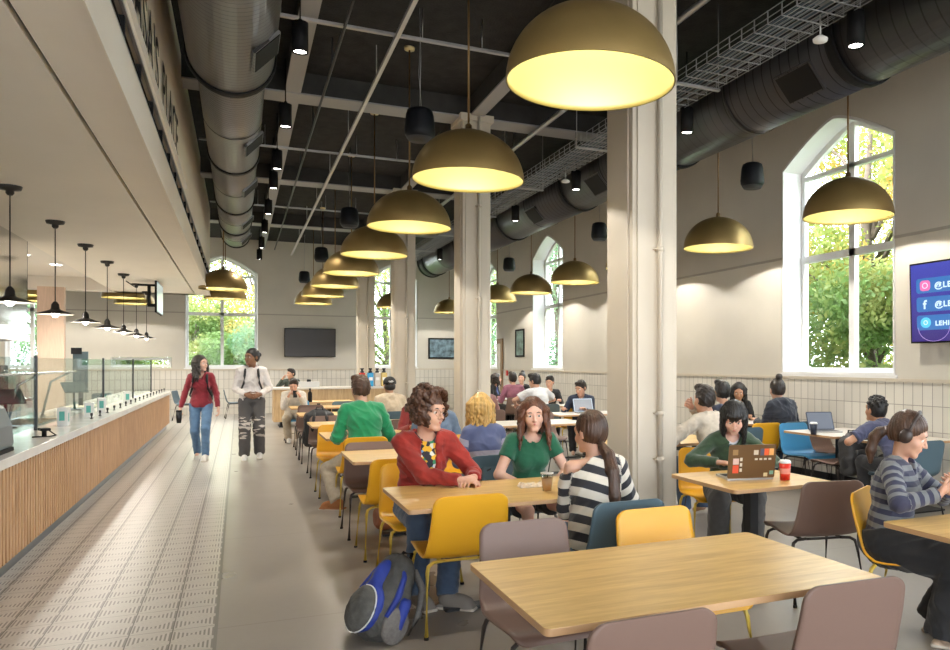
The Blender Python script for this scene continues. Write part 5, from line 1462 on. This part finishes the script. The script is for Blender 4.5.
# 1 red corduroy jacket -----------------------------------------------------
def print_tee():
    m = bpy.data.materials.new('printed_tee'); nt, b = nodes(m)
    tc = nt.nodes.new('ShaderNodeTexCoord'); vo = nt.nodes.new('ShaderNodeTexVoronoi'); vo.inputs['Scale'].default_value = 34
    nt.links.new(tc.outputs['Object'], vo.inputs['Vector'])
    sx = nt.nodes.new('ShaderNodeSeparateXYZ'); nt.links.new(tc.outputs['Object'], sx.inputs[0])
    sc = nt.nodes.new('ShaderNodeSeparateColor'); nt.links.new(vo.outputs['Color'], sc.inputs[0])
    r = nt.nodes.new('ShaderNodeValToRGB'); r.color_ramp.interpolation = 'CONSTANT'; e = r.color_ramp.elements
    e[0].position = 0; e[0].color = (.75, .42, .03, 1); e[1].position = .28; e[1].color = (.12, .30, .55, 1)
    for p, c in ((.42, (.03, .028, .035, 1)), (.78, (.05, .25, .12, 1)), (.88, (.65, .65, .6, 1))): q = e.new(p); q.color = c
    nt.links.new(sc.outputs[0], r.inputs['Fac'])
    ins = mnode(nt, 'MULTIPLY', mnode(nt, 'LESS_THAN', mnode(nt, 'ABSOLUTE', mnode(nt, 'SUBTRACT', sx.outputs[0], .02)), .075), mnode(nt, 'LESS_THAN', mnode(nt, 'ABSOLUTE', mnode(nt, 'SUBTRACT', sx.outputs[2], .93)), .12))
    nt.links.new(mixc(nt, ins, (.035, .03, .035), r.outputs[0]), b.inputs['Base Color']); b.inputs['Roughness'].default_value = .9
    return m
JEAN = cloth('denim', (.045, .075, .13)); JEANL = cloth('light_denim', (.10, .19, .32)); BLK = cloth('black', (.012, .012, .014)); KHK = cloth('khaki', (.42, .36, .27)); GRYP = cloth('grey_trousers', (.07, .066, .064))
BROWNSH = mat('shoe_tan_suede', (.36, .14, .045), .8); GREYSH = mat('shoe_grey', (.20, .18, .16), .7); BLKSH = mat('shoe_black', (.02, .02, .02), .5)
p = person('person in a red corduroy jacket with big curly hair and glasses, hands on the table', 1.24, 4.68, .12, near=True, lean=.20, head=(.50, .10, .05), scale=1.07, hip=.575, shw=.95,
    hands=[(.13, -.47, .795), (.24, -.44, .80)], poles=[(-.6, .2, -.7), (.8, .5, -.8)], handpose=[dict(n=(0, .1, -1), d=(.5, 0, 0), curl=(.5, .7, .5)), dict(n=(-.2, 0, -1), d=(-.9, .1, 0), curl=(.5, .6, .5))],
    feet=[(-.18, -.50, .09), (-.04, -.66, .09)], footyaw=(.1, .8), hair=('curly', 'curlbrown'), skin='light', smile=.004, under=print_tee(),
    top=dict(name='jacket', m=cloth('red_corduroy', (.27, .018, .010), .30, .12, .8, 9), loose=.020, sl=.022, neckshape='open', hem=-.12, fold=.010, ff=38, neck=.070), pants=dict(m=JEAN, loose=.014), shoes=GREYSH)
hf = p['hf']
gl = MB(); s_ = p['s']
for q in (-1, 1): gl.tube([tuple(hf((q*.031+.022*math.cos(a), -.100, .004+.019*math.sin(a)))) for a in np.linspace(0, 2*PI, 19)[:-1]], .0017, 6, closed=True); gl.tube([tuple(hf((q*.053, -.098, .006))), tuple(hf((q*.072, -.05, .006))), tuple(hf((q*.078, .01, .006)))], .0016, 6)
gl.tube([tuple(hf((-.010, -.102, .008))), tuple(hf((0, -.106, .010))), tuple(hf((.010, -.102, .008)))], .0016, 6)
gl.build('glasses', mat('glasses_gold', (.35, .2, .1), .3, .6), p['root'])
col = sdf_mesh([cap(p['nb']+p['lat']*q*.058-p['fwd']*.02+p['sd']*.01, p['nb']+p['lat']*q*.075+p['fwd']*.085-p['sd']*.07, .020, .012, .02) for q in (-1, 1)]+[cap(p['nb']+p['lat']*.055-p['fwd']*.045, p['nb']-p['lat']*.055-p['fwd']*.045, .020, .02, .02)], .007)
np_mesh('collar', *col, MATS['cloth_red_corduroy'], p['root'])
# 2 green top -----------------------------------------------------------------
person('person with long auburn hair in a dark green short-sleeved top facing the camera', 2.17, 4.80, -.05, near=True, fem=True, lean=.12, head=(-.22, .08, -.04), gaze=.15, armw=1.15, build=1.06,
    hands=[(-.10, -.28, .66), (.10, -.28, .66)], poles=[(-1, .3, -.6), (1, .3, -.6)], feet=[(-.10, -.35, .09), (.14, -.42, .09)], hair=('long', 'auburn'), hairlen=.30, skin='fair', smile=.005,
    top=dict(name='top', m=cloth('bottle_green', (.008, .105, .052), .1, .3), loose=.010, sl=.010, sleeve='short', sfrac=.50, neck=.078, fold=.004), pants=dict(name='shorts', m=BLK, short=.55, loose=.02), shoes=BLKSH)
# 3 striped off-shoulder sweater, back to the camera ----------------------------
STR = band_mat('navy_cream_stripes', [(.5, (.62, .57, .49)), (.5, (.018, .018, .024))], .108)
p = person('person with long brown ponytail and black and cream striped off-shoulder sweater', 2.07, 3.50, PI-.12, near=True, fem=True, lean=.16, head=(.45, .12, .03), bare=1, hip=.515,
    hands=[(-.12, -.34, .79), (.06, -.36, .79)], poles=[(-.7, .3, -.8), (.35, .5, -1)], feet=[(-.12, -.35, .09), (.12, -.30, .09)], hair=('ponytail', 'brown'), tail=(.05, .085, -.40), tailr=.038, tailbase=(0, .092, -.085), skin='light', face=True,
    top=dict(m=STR, loose=.030, sl=.034, neckshape='offshoulder', bands=True, fold=.008, ff=20, skew=-.35, hem=-.10, flow=True, drape=.02), pants=dict(m=JEANL, loose=.012), shoes=BLKSH)
st = MB().tube([tuple(p['sh'][1]*.55+p['nb']*.45+p['fwd']*(-.055)+p['sd']*(-.03)), tuple(p['sh'][1]*.5+p['nb']*.5+p['sd']*.035), tuple(p['sh'][1]*.55+p['nb']*.45+p['fwd']*.06-p['sd']*.04)], .004, 6).build('camisole_strap', mat('strap_cream', (.7, .6, .45), .7), p['root'])
# 4 blond ------------------------------------------------------------------------
BL = band_mat('periwinkle_bands', [(.42, (.12, .15, .30)), (.12, (.50, .48, .60)), (.10, (.16, .18, .34)), (.14, (.50, .48, .60)), (.22, (.12, .15, .30))], .48)
person('blond person seen from behind in a periwinkle sweater with pale bands', 2.06, 5.40, PI+.1, near=True, fem=True, lean=.14, head=(-.45, .05, 0), hands=[(-.16, -.34, .79), (.16, -.34, .79)], hair=('long', 'blond'), hairlen=.30, skin='fair',
    top=dict(m=BL, loose=.018, sl=.018, bands=True, fold=.006), pants=dict(m=JEAN), show_shoes=False)
# 5 denim jacket --------------------------------------------------------------------
person('person seen from behind in a faded blue denim jacket beyond the curly hair', 2.10, 7.14, PI-.25, lean=.22, head=(.1, .15, 0), hair=('short', 'brown'), skin='light', hands=[(-.2, -.36, .80), (.2, -.36, .80)],
    top=dict(name='jacket', m=cloth('faded_denim', (.13, .18, .26)), loose=.03, sl=.026, neckshape='collar'), pants=dict(m=BLK), show_shoes=False)
# 6 green sweater --------------------------------------------------------------------
person('person seen from behind in a bright green sweater and tan suede shoes', 1.33, 7.22, PI+.1, near=True, lean=.30, scale=1.13, hip=.60, shw=.95, head=(.05, .15, 0), hair=('short', 'brown'), skin='light', hands=[(-.20, -.42, .80), (.16, -.42, .80)], poles=[(-.5, .5, -.9), (.5, .5, -.9)],
    feet=[(-.12, -.25, .09), (.30, -.02, .09)], footyaw=(0, .9), top=dict(m=cloth('kelly_green', (.006, .23, .085), .12, .4), loose=.026, sl=.028, fold=.012, ff=34, hem=-.08), pants=dict(m=KHK, loose=.02), shoes=BROWNSH)
# 7 maroon
person('person in a maroon sweater facing the camera, half hidden by the curly hair', 2.20, 8.42, .1, lean=.25, head=(-.45, .1, .1), scale=1.04, hair=('short', 'black'), skin='tan', hands=[(-.2, -.42, .80), (.2, -.42, .80)], top=dict(m=cloth('maroon', (.20, .02, .02)), loose=.02, sl=.02), pants=dict(m=BLK), show_shoes=False)
# 8 black cap
person('person seen from behind in a black cap and cream hoodie', 2.32, 10.45, PI, lean=.15, scale=1.05, head=(0, .08, 0), hair=('cap', 'black'), capmark=True, skin='tan', hands=[(-.2, -.34, .80), (.2, -.34, .80)], top=dict(name='hoodie', m=cloth('cream_hoodie', (.52, .42, .30)), loose=.034, sl=.03, neckshape='hood'), pants=dict(m=KHK), show_shoes=False)
# 9 phone reader
p9 = person('person in a white shirt bent over a phone near the condiment island', 1.05, 14.0, -.05, lean=.34, head=(-.1, .45, 0), hair=('short', 'dark'), skin='light', hands=[(-.10, -.42, .93), (.12, -.44, .93)], handpose=[dict(n=(1, 0, .2), curl=(.6, .8, .5)), dict(n=(-1, 0, .2), curl=(.6, .8, .5))], feet=[(-.1, -.30, .09), (.1, -.42, .09)],
    top=dict(m=cloth('off_white', (.58, .53, .46)), loose=.03, sl=.028), pants=dict(m=KHK, loose=.02))
ph = MB().box((-.038, -.006, -.075), (.038, .006, .075)).build('phone', M_black, None, .003); ph.location = (1.05, 13.50, .98); ph.rotation_euler = (-.5, 0, 0); tag(ph, 'dark phone held up by the person in the white shirt', 'phone'); ATT[ph.name] = p9['root']
# 10 behind the island
person('person in a dark green shirt sitting behind the condiment island, hand near face', 1.32, 18.35, -.1, lean=.1, hip=.66, head=(-.9, .05, 0), hair=('short', 'dark'), skin='light', hands=[(-.20, -.30, 1.18), (.2, -.34, 1.05)], feet=[(-.1, -.32, .20), (.1, -.32, .20)], top=dict(m=cloth('dark_olive', (.06, .075, .06)), loose=.02, sl=.018), pants=dict(m=BLK), show_shoes=False)
# 11, 12 the walkers
RB = cloth('burgundy_fleece', (.22, .010, .022), .12, .4)
w1 = person('walking person in a burgundy quarter-zip and blue jeans holding a dark tumbler', -.59, 11.85, -.10, seated=False, near=True, fem=True, lean=.02, head=(.95, .02, 0), scale=1.02, hip=.92, feet=[(-.07, .12, .10), (.09, -.20, .09)], hair=('long', 'dark'), hairlen=.32, skin='fair',
    hands=[(-.30, -.08, .84), (.27, -.12, .86)], poles=[(-.5, 1, -.2), (.5, 1, -.2)], handpose=[dict(n=(1, 0, 0), curl=(.9, .9, .6)), dict(n=(-1, 0, 0), curl=(.4, .5, .4))], top=dict(name='fleece', m=RB, loose=.020, sl=.018, neckshape='v', hem=-.05), pants=dict(name='jeans', m=JEANL, loose=.006), footyaw=(0, 0), footpitch=(.25, 0))
def ripped():
    m = bpy.data.materials.new('ripped_grey_denim'); nt, b = nodes(m)
    tc = nt.nodes.new('ShaderNodeTexCoord'); sx = nt.nodes.new('ShaderNodeSeparateXYZ'); nt.links.new(tc.outputs['Object'], sx.inputs[0])
    n = noise_fac(nt, tc.outputs['Object'], 9, 3, (1, 1, 3.2))
    z = sx.outputs[2]; band = mnode(nt, 'MULTIPLY', mnode(nt, 'GREATER_THAN', z, .36), mnode(nt, 'LESS_THAN', z, .72))
    f = mnode(nt, 'MULTIPLY', mnode(nt, 'MULTIPLY', mnode(nt, 'GREATER_THAN', n, .55), band), mnode(nt, 'LESS_THAN', sx.outputs[1], -.02))
    nt.links.new(mixc(nt, f, (.085, .08, .08), (.52, .47, .43)), b.inputs['Base Color']); b.inputs['Roughness'].default_value = .9; return m
w2 = person('walking person in a white hoodie, dark backpack straps and ripped grey jeans', .20, 11.6, -.02, seated=False, near=True, lean=.0, head=(-.75, .02, 0), hip=.985, scale=1.075, shw=.95, feet=[(-.11, -.12, .09), (.12, .06, .10)], hair=('bun', 'black'), bunpos=(0, .130, .035), skin='brown', hands=[(-.09, -.20, 1.08), (.13, -.20, 1.08)], poles=[(-.8, .8, -.6), (.8, .8, -.6)], handpose=[dict(n=(0, 1, 0), d=(.8, 0, 0)), dict(n=(0, 1, 0), d=(-.8, 0, 0))],
    top=dict(name='hoodie', m=cloth('white_hoodie', (.66, .62, .60), .06), loose=.026, sl=.022, neckshape='hood', hem=-.06), pants=dict(name='jeans', m=ripped(), loose=.024), footyaw=(0, 0))
for w_, nm in ((w1, 'burgundy quarter-zip'), (w2, 'white hoodie')):
    rx, ry = w_['root'].location.x, w_['root'].location.y; nb, sdd = w_['nb'], w_['sd']
    t = thing('backpack', 'dark backpack worn by the walking person in the %s' % nm, 'backpack', (rx, ry, 0), w_['root'].rotation_euler.z); ATT[t.name] = w_['root']
    V, Q = sdf_mesh([rbox((0, .235, nb[2]-.28), (.09, .05, .16), .05, .03)], .012, disp=fold_disp(.006, 24, 2)); np_mesh('body', V, Q, KB, t)
    for q in (-1, 1):
        x_ = q*.095
        MB().tube([(x_, .19, nb[2]-.02), (x_, .04, nb[2]+.035), (x_*1.02, -.09, nb[2]-.03), (x_*1.12, -.150, nb[2]-.13), (x_*1.25, -.150, nb[2]-.25), (x_*1.7, -.06, nb[2]-.36), (x_*1.5, .15, nb[2]-.42)], [.016, .02, .02, .02, .018, .012, .010], 8).build('shoulder_strap', KB, t)
tm = thing('tumbler', 'dark steel tumbler in the hand of the person in burgundy', 'tumbler', (-.59-.32, 11.85-.10, .62)); ATT[tm.name] = w1['root']
MB().lathe([(.033, 0), (.044, .10), (.045, .19)], 20, cap0=True, cap1=True).build('tumbler_body', M_darkmetal, tm); MB().lathe([(.047, .185), (.047, .20), (.035, .21)], 20, cap1=True).build('lid', M_black, tm)
# 13..18 far group between the columns
person('person seen from behind in dusty pink at the right edge of the second column', 3.98, 10.55, PI-.1, lean=.2, head=(0, .1, 0), hair=('short', 'grey'), skin='light', hands=[(-.2, -.36, .8), (.25, -.34, .78)], top=dict(m=cloth('dusty_pink', (.26, .13, .12)), loose=.025, sl=.02), pants=dict(m=JEAN), show_shoes=False)
person('person in a black jacket over blue turned sideways near the far window', 5.72, 14.7, .9, lean=.08, scale=1.03, head=(.35, 0, 0), fem=True, hair=('long', 'dark'), hairlen=.2, skin='light', hands=[(-.2, -.3, .84), (.2, -.34, .84)], top=dict(name='jacket', m=BLK, loose=.02, sl=.018, neckshape='open'), under=cloth('blue_tee', (.05, .09, .30)), pants=dict(m=BLK), show_shoes=False)
person('person seen from behind in a mauve shirt by the far window', 5.95, 13.85, PI, lean=.12, scale=1.07, head=(0, 0, 0), hair=('short', 'dark'), skin='light', hands=[(-.25, -.34, .8), (.25, -.34, .8)], top=dict(name='shirt', m=cloth('mauve', (.30, .11, .16)), loose=.025, sl=.024), pants=dict(m=BLK), show_shoes=False)
person('smiling person in a black top facing the camera by the far window', 6.62, 15.0, -.35, lean=.05, scale=1.03, fem=True, head=(-.2, 0, .05), hair=('bun', 'dark'), skin='fair', smile=.004, hands=[(-.15, -.34, .84), (.2, -.34, .84)], top=dict(m=BLK, loose=.016, sl=.014), pants=dict(m=BLK), show_shoes=False)
person('person seen from behind in a white short-sleeved shirt leaning on the table between columns', 5.45, 11.3, PI+.15, lean=.36, scale=1.10, hip=.58, head=(.5, .25, 0), hair=('short', 'black'), skin='light', hands=[(-.26, -.52, .80), (.30, -.52, .80)], poles=[(-1, 0, -.3), (1, 0, -.3)], top=dict(name='t_shirt', m=cloth('white_tee', (.62, .62, .64), .05), loose=.026, sl=.02, sleeve='short', sfrac=.7), pants=dict(m=BLK), show_shoes=False)
person('person with black hair peeking out beyond the white short-sleeved shirt', 6.15, 12.5, -.3, lean=.1, head=(-.3, .2, 0), hair=('short', 'black'), skin='light', hands=[(-.2, -.34, .82), (.2, -.34, .82)], top=dict(m=BLK), pants=dict(m=BLK), show_shoes=False)
person('person in a dark jacket beside the first column reaching to a pale blue laptop', 5.72, 10.35, -.5, lean=.3, head=(-.5, .35, 0), hair=('short', 'dark'), skin='light', hands=[(-.28, -.40, .80), (.1, -.44, .80)], top=dict(name='jacket', m=cloth('navy_jacket', (.02, .03, .06)), loose=.03, sl=.025, neckshape='hood'), pants=dict(m=BLK), show_shoes=False)
# 19 laptop typist
p = person('person with black bangs in a dark green cardigan typing on the stickered laptop', 3.95, 4.64, -.35, near=True, fem=True, lean=.36, scale=1.0, head=(-.22, .50, .02), hair=('bangs', 'black'), hairlen=.34, skin='fair', hands=[(-.17, -.45, .80), (.12, -.46, .80)], poles=[(-1, .3, -.3), (1, .3, -.3)], feet=[(-.14, -.30, .09), (.10, -.46, .09)],
    handpose=[dict(n=(0, 0, -1), curl=(.3, .5, .4)), dict(n=(0, 0, -1), curl=(.3, .5, .4))], under=cloth('white_shirt', (.62, .62, .68), .04), top=dict(name='cardigan', m=cloth('forest_green', (.030, .062, .028), .2, .4), loose=.024, sl=.024, neckshape='v', fold=.008), pants=dict(name='trousers', m=GRYP, loose=.03), shoes=BLKSH)
V, Q = sdf_mesh([ell(p['nb']+p['fwd']*.085-p['sd']*.045+p['lat']*q*.024, (.024, .014, .016), .008) for q in (-1, 1)]+[ell(p['nb']+p['fwd']*.09-p['sd']*.075, (.022, .012, .04), .01)], .005); np_mesh('bow_tie', V, Q, cloth('dark_teal', (.012, .05, .05)), p['root'])
# 20..24
person('person with dark hair in a cream sweater, chin on hand, right of the first column', 4.55, 5.32, PI+.15, near=True, lean=.26, scale=1.08, head=(-.15, .08, -.05), hair=('short', 'dark'), skin='light', hands=[(.02, -.42, 1.14), (.26, -.42, .80)], poles=[(-1, 0, -.6), (1, 0, -.5)], handpose=[dict(n=(0, 1, 0), curl=(.9, 1, .6)), {}],
    top=dict(m=cloth('cream_knit', (.52, .46, .38)), loose=.030, sl=.028, fold=.010), pants=dict(m=JEAN), show_shoes=False)
person('person with dark hair mostly hidden behind the cream sweater', 5.78, 6.6, PI+.1, lean=.15, scale=1.06, head=(-.3, 0, 0), hair=('short', 'black'), skin='light', hands=[(-.2, -.4, .8), (.2, -.4, .8)], top=dict(m=cloth('navy', (.02, .025, .05))), pants=dict(m=BLK), show_shoes=False)
person('person with long dark hair in black looking down by the window wall', 7.2, 8.15, -.5, lean=.28, fem=True, head=(-.1, .35, 0), hair=('long', 'black'), hairlen=.3, skin='tan', hands=[(-.15, -.44, .8), (.15, -.44, .8)], top=dict(m=BLK, loose=.025, sl=.022), pants=dict(m=BLK), show_shoes=False)
person('person with a messy hair bun in a black hooded sweatshirt seen from behind', 6.93, 6.80, PI-.05, near=True, fem=True, lean=.26, scale=1.10, head=(-.2, .1, 0), hair=('bun', 'dark'), skin='light', hands=[(-.2, -.44, .8), (.2, -.44, .8)], top=dict(name='hoodie', m=cloth('black_navy', (.014, .018, .030)), loose=.036, sl=.032, neckshape='hood', fold=.010), pants=dict(m=JEAN), show_shoes=False)
person('person in a dark blue polo leaning over the table below the big window', 6.45, 4.78, PI-.1, near=True, lean=.58, scale=1.04, head=(.1, -.1, 0), hair=('curlyshort', 'black'), skin='tan', hands=[(-.10, -.50, .80), (.22, -.45, .80)], poles=[(-1, 0, -.5), (1, 0, -.5)], top=dict(name='polo', m=cloth('slate_polo', (.055, .06, .115)), loose=.018, sl=.016, sleeve='short', sfrac=.72, neckshape='collar'), pants=dict(m=BLK), show_shoes=False)
# 25 headphones
HS = band_mat('grey_navy_stripes', [(.5, (.16, .17, .18)), (.5, (.028, .03, .065))], .062)
p = person('person with headphones and a grey and navy striped sweater, eating at right edge', 3.66, 2.86, .50, near=True, fem=True, lean=.10, scale=.97, head=(.15, .42, 0), build=1.12, armw=1.15, hair=('ponytail', 'brown'), tail=(-.01, .01, -.21), tailr=.031, tailbase=(0, .11, -.02), skin='light', hands=[(-.18, -.32, .87), (-.01, -.34, .87)], poles=[(-1, .2, -.5), (1, .2, -.5)],
    handpose=[dict(n=(.6, 0, .6), d=(.2, 0, .4), curl=(.6, .7, .4)), dict(n=(-.6, 0, .6), d=(-.2, 0, .4), curl=(.6, .7, .4))], feet=[(-.10, -.34, .09), (.12, -.24, .09)],
    top=dict(m=HS, loose=.022, sl=.020, bands=True, neckshape='v', fold=.006, hem=-.10), pants=dict(m=BLK, loose=.05, fold=.010), shoes=mat('fur_boot', (.50, .38, .28), .9, var=.3, scale=40))
hf, HRm = p['hf'], p['HR']
hpn = thing('headphones', 'large brown over-ear headphones on the head of the person in the striped sweater', 'headphones', (3.66, 2.86, 0), .50); ATT[hpn.name] = p['root']
arc = [hf((.088*math.sin(a), .0, .012+.128*math.cos(a)*1.0)) for a in np.linspace(-PI*.47, PI*.47, 19)]
MB().tube([tuple(q) for q in arc], .011, 10).build('headband', mat('headphone_brown', (.035, .022, .018), .4), hpn)
for q in (-1, 1):
    V, Q = sdf_mesh(scale_prims(p['inh']([ell((q*.093, .005, -.002), (.020, .036, .042), .01)]), p['s']), .005); np_mesh('ear_cup', V, Q, MATS['headphone_brown'], hpn)
    V, Q = sdf_mesh(scale_prims(p['inh']([ell((q*.080, .005, -.002), (.012, .034, .040), .01)]), p['s']), .005); np_mesh('ear_pad', V, Q, M_black, hpn)
ww = (p['arms'][0][2]+p['arms'][1][2])/2
sn = thing('sandwich', 'white flatbread wrap held in both hands near the right edge', 'food', (3.66, 2.86, 0), .50); ATT[sn.name] = p['root']
V, Q = sdf_mesh([cap(ww+_v((-.05, -.10, .055)), ww+_v((.06, -.11, .06)), .024, .026, .01)], .006, disp=fold_disp(.003, 60, 3)); np_mesh('bread', V, Q, mat('flatbread', (.66, .54, .38), .7, var=.15, scale=30), sn)
V, Q = sdf_mesh([cap(ww+_v((-.055, -.10, .055)), ww+_v((-.06, -.10, .055)), .018, .018, .01)], .005, disp=fold_disp(.003, 90, 5)); np_mesh('filling', V, Q, mat('greens', (.12, .25, .05), .7, var=.4, scale=60), sn)
# ------------------------------------------------------------------ outside: grass, trees, sky
struct('ground', MB().box((-60, -40, -.9), (80, 90, -.6)), mat('grass', (.10, .18, .05), .9, var=.4, scale=1.5))
def leaf_mat(name, c0, c1, c2):
    m = bpy.data.materials.new(name); nt, b = nodes(m); out = nt.nodes['Material Output']
    pos, x, y, z = coords(nt)
    n = noise_fac(nt, pos, .9, 3); n2 = noise_fac(nt, pos, 9, 2)
    c = mixc(nt, n2, c0, c1)
    f = mnode(nt, 'MULTIPLY', mnode(nt, 'SUBTRACT', n, .48), 7); f = mnode(nt, 'MINIMUM', mnode(nt, 'MAXIMUM', f, 0), 1)
    c = mixc(nt, f, c, c2)
    nt.links.new(c, b.inputs['Base Color']); b.inputs['Roughness'].default_value = .6
    tr = nt.nodes.new('ShaderNodeBsdfTranslucent'); nt.links.new(c, tr.inputs[0])
    mx = nt.nodes.new('ShaderNodeMixShader'); mx.inputs[0].default_value = .45
    nt.links.new(b.outputs[0], mx.inputs[1]); nt.links.new(tr.outputs[0], mx.inputs[2]); nt.links.new(mx.outputs[0], out.inputs[0]); return m
struct('ground_bounce', MB().box((-50, -45, -.62), (50, -5.4, -.05)), mat('bounce_pale', (.62, .58, .52), .8, var=.08, scale=2))  # unseen pale slab added to bounce sunlight up through the back openings
LG = leaf_mat('leaves_green', (.12, .22, .06), (.23, .34, .11), (.38, .40, .13)); LY = leaf_mat('leaves_autumn', (.17, .27, .07), (.34, .36, .09), (.52, .34, .08)); LD = leaf_mat('leaves_blue_green', (.08, .18, .10), (.15, .27, .14), (.22, .31, .15))
M_bark = mat('bark', (.11, .085, .065), .9, var=.3, scale=12)
def leaves(name, parent, blobs, n, size, m, seed):
    R = np.random.RandomState(seed)
    bi = R.choice(len(blobs), n, p=np.array([b[3]**2 for b in blobs])/sum(b[3]**2 for b in blobs))
    C = np.array([b[:3] for b in blobs])[bi]; r = np.array([b[3] for b in blobs])[bi]
    d = R.normal(size=(n, 3)); d /= np.linalg.norm(d, axis=1)[:, None]
    P = C + d*(r*R.uniform(.25, 1, n)**.5)[:, None]*_v((1, 1, .85))
    a = R.normal(size=(n, 3)); a /= np.linalg.norm(a, axis=1)[:, None]
    b = np.cross(a, R.normal(size=(n, 3))); b /= np.linalg.norm(b, axis=1)[:, None]
    s = (size*R.uniform(.6, 1.3, n))[:, None]
    V = np.stack([P-a*s, P-b*s*.55, P+a*s, P+b*s*.55], 1).reshape(-1, 3)
    o = np_mesh(name, V, np.arange(n*4).reshape(-1, 4), m, parent); return o
def tree(label, x, y, H, R, m, seed, n=9000, trunk=.2, low=1.0, group=None):
    r = random.Random(seed); t = thing('tree', label, 'tree', (x, y, -.6), 0, group)
    mb = MB(); mb.tube([(0, 0, 0), (.1, .05, H*.3), (-.1, .1, H*.6), (0, 0, H*.85)], [trunk, trunk*.8, trunk*.5, trunk*.15], 8); bl = []
    for i in range(14):
        a = r.uniform(0, 6.28); z = r.uniform(low/H, .9)*H; q = R*r.uniform(.25, .8)*(1-.4*abs(z/H-.5)); e = (q*math.cos(a), q*math.sin(a), z)
        mb.tube([(0, 0, max(.3, z*.7)), (e[0]*.5, e[1]*.5, z*.9), e], [trunk*.35, trunk*.2, trunk*.06], 6); bl.append((*e, R*r.uniform(.32, .5)))
    mb.build('trunk', M_bark, t); leaves('foliage', t, bl, int(n*2.8), .062, m, seed)
g = 'trees outside the windows'
tree('yellow and orange autumn tree outside the big right window', 13.0, 10.5, 9, 3.4, LY, 1, 11000)
tree('green tree outside the big right window, nearer half', 13.5, 6.5, 8, 3.2, LG, 2, 9000)
tree('dense green shrubby tree low outside the big right window', 11.6, 9.2, 4.0, 2.1, LG, 3, 8000, .1, .3)
tree('broad tree farther behind the autumn tree at right', 19, 13, 11, 4.5, LY, 4, 9000)
tree('blue-green tree outside the second right window', 12.2, 24.0, 9, 3.9, LD, 5, 9000)
tree('pale green tree outside the farthest right window', 11.9, 30.8, 9, 3.8, LG, 6, 8000)
tree('tall bare-limbed yellow tree outside the end window over the walkway', .8, 31, 10, 3.4, LY, 7, 7000)
tree('bushy green tree outside the end window behind the walkers', -1.6, 29, 5.0, 2.6, LG, 8, 9000, .12, .4)
tree('green shrub tree low outside the end window, right part', 1.4, 28, 4.2, 2.2, LD, 9, 7000, .1, .3)
tree('green tree outside the end window behind the third column', 6.4, 30, 8, 3.2, LG, 10, 9000)
tree('tree outside the end wall window at far left', -7.6, 31, 9, 3.2, LD, 11, 8000)
tree('large tree beyond the others outside the end wall', -2.5, 38, 13, 5, LG, 12, 9000)
tree('green tree between the walkway window and the far left window', -4.2, 30, 4.5, 2.2, LG, 13, 6000, .1, .3)
tree('tree outside the right windows hidden mostly by the first column', 13, 14.2, 8, 3, LG, 14, 8000)

# ------------------------------------------------------------------ survey correction: plan measured with a slightly wide lens, so plan x, y are rescaled once
SX, SY = .9634, 1.222
FULL = {'duct', 'cable tray', 'rail', 'conduit', 'counter', 'glass screen', 'sign', 'air vent', 'extractor hood', 'table', 'screen', 'television', 'picture', 'food pan'}
moved = {}
tops = [o for o in S.objects if o.parent is None and o.type in {'MESH', 'EMPTY'}]
for o in tops:
    if o.name in ATT: continue
    x, y, z = o.location; c = o.get('category'); rz = o.rotation_euler.z
    if o.get('kind') == 'structure' or c in FULL:
        o.scale = (o.scale[0]*SX, o.scale[1]*SY, o.scale[2]); n = (x*SX, y*SY)
    elif c == 'chair':
        bx, by = -.26*math.sin(rz), .26*math.cos(rz)
        n = ((x+bx)*SX-bx*1.18, (y+by)*SY-by*1.18); o.scale = (1.11, 1.18, 1)
    elif o.name in PERS:
        ox, oy = PERS[o.name]; n = ((x+ox)*SX-ox, (y+oy)*SY-oy)
    else: n = (x*SX, y*SY)
    moved[o.name] = (n[0]-x, n[1]-y); o.location = (n[0], n[1], z)
for k, r in ATT.items():
    o = bpy.data.objects[k]; d = moved[r.name]; o.location = (o.location[0]+d[0], o.location[1]+d[1], o.location[2])
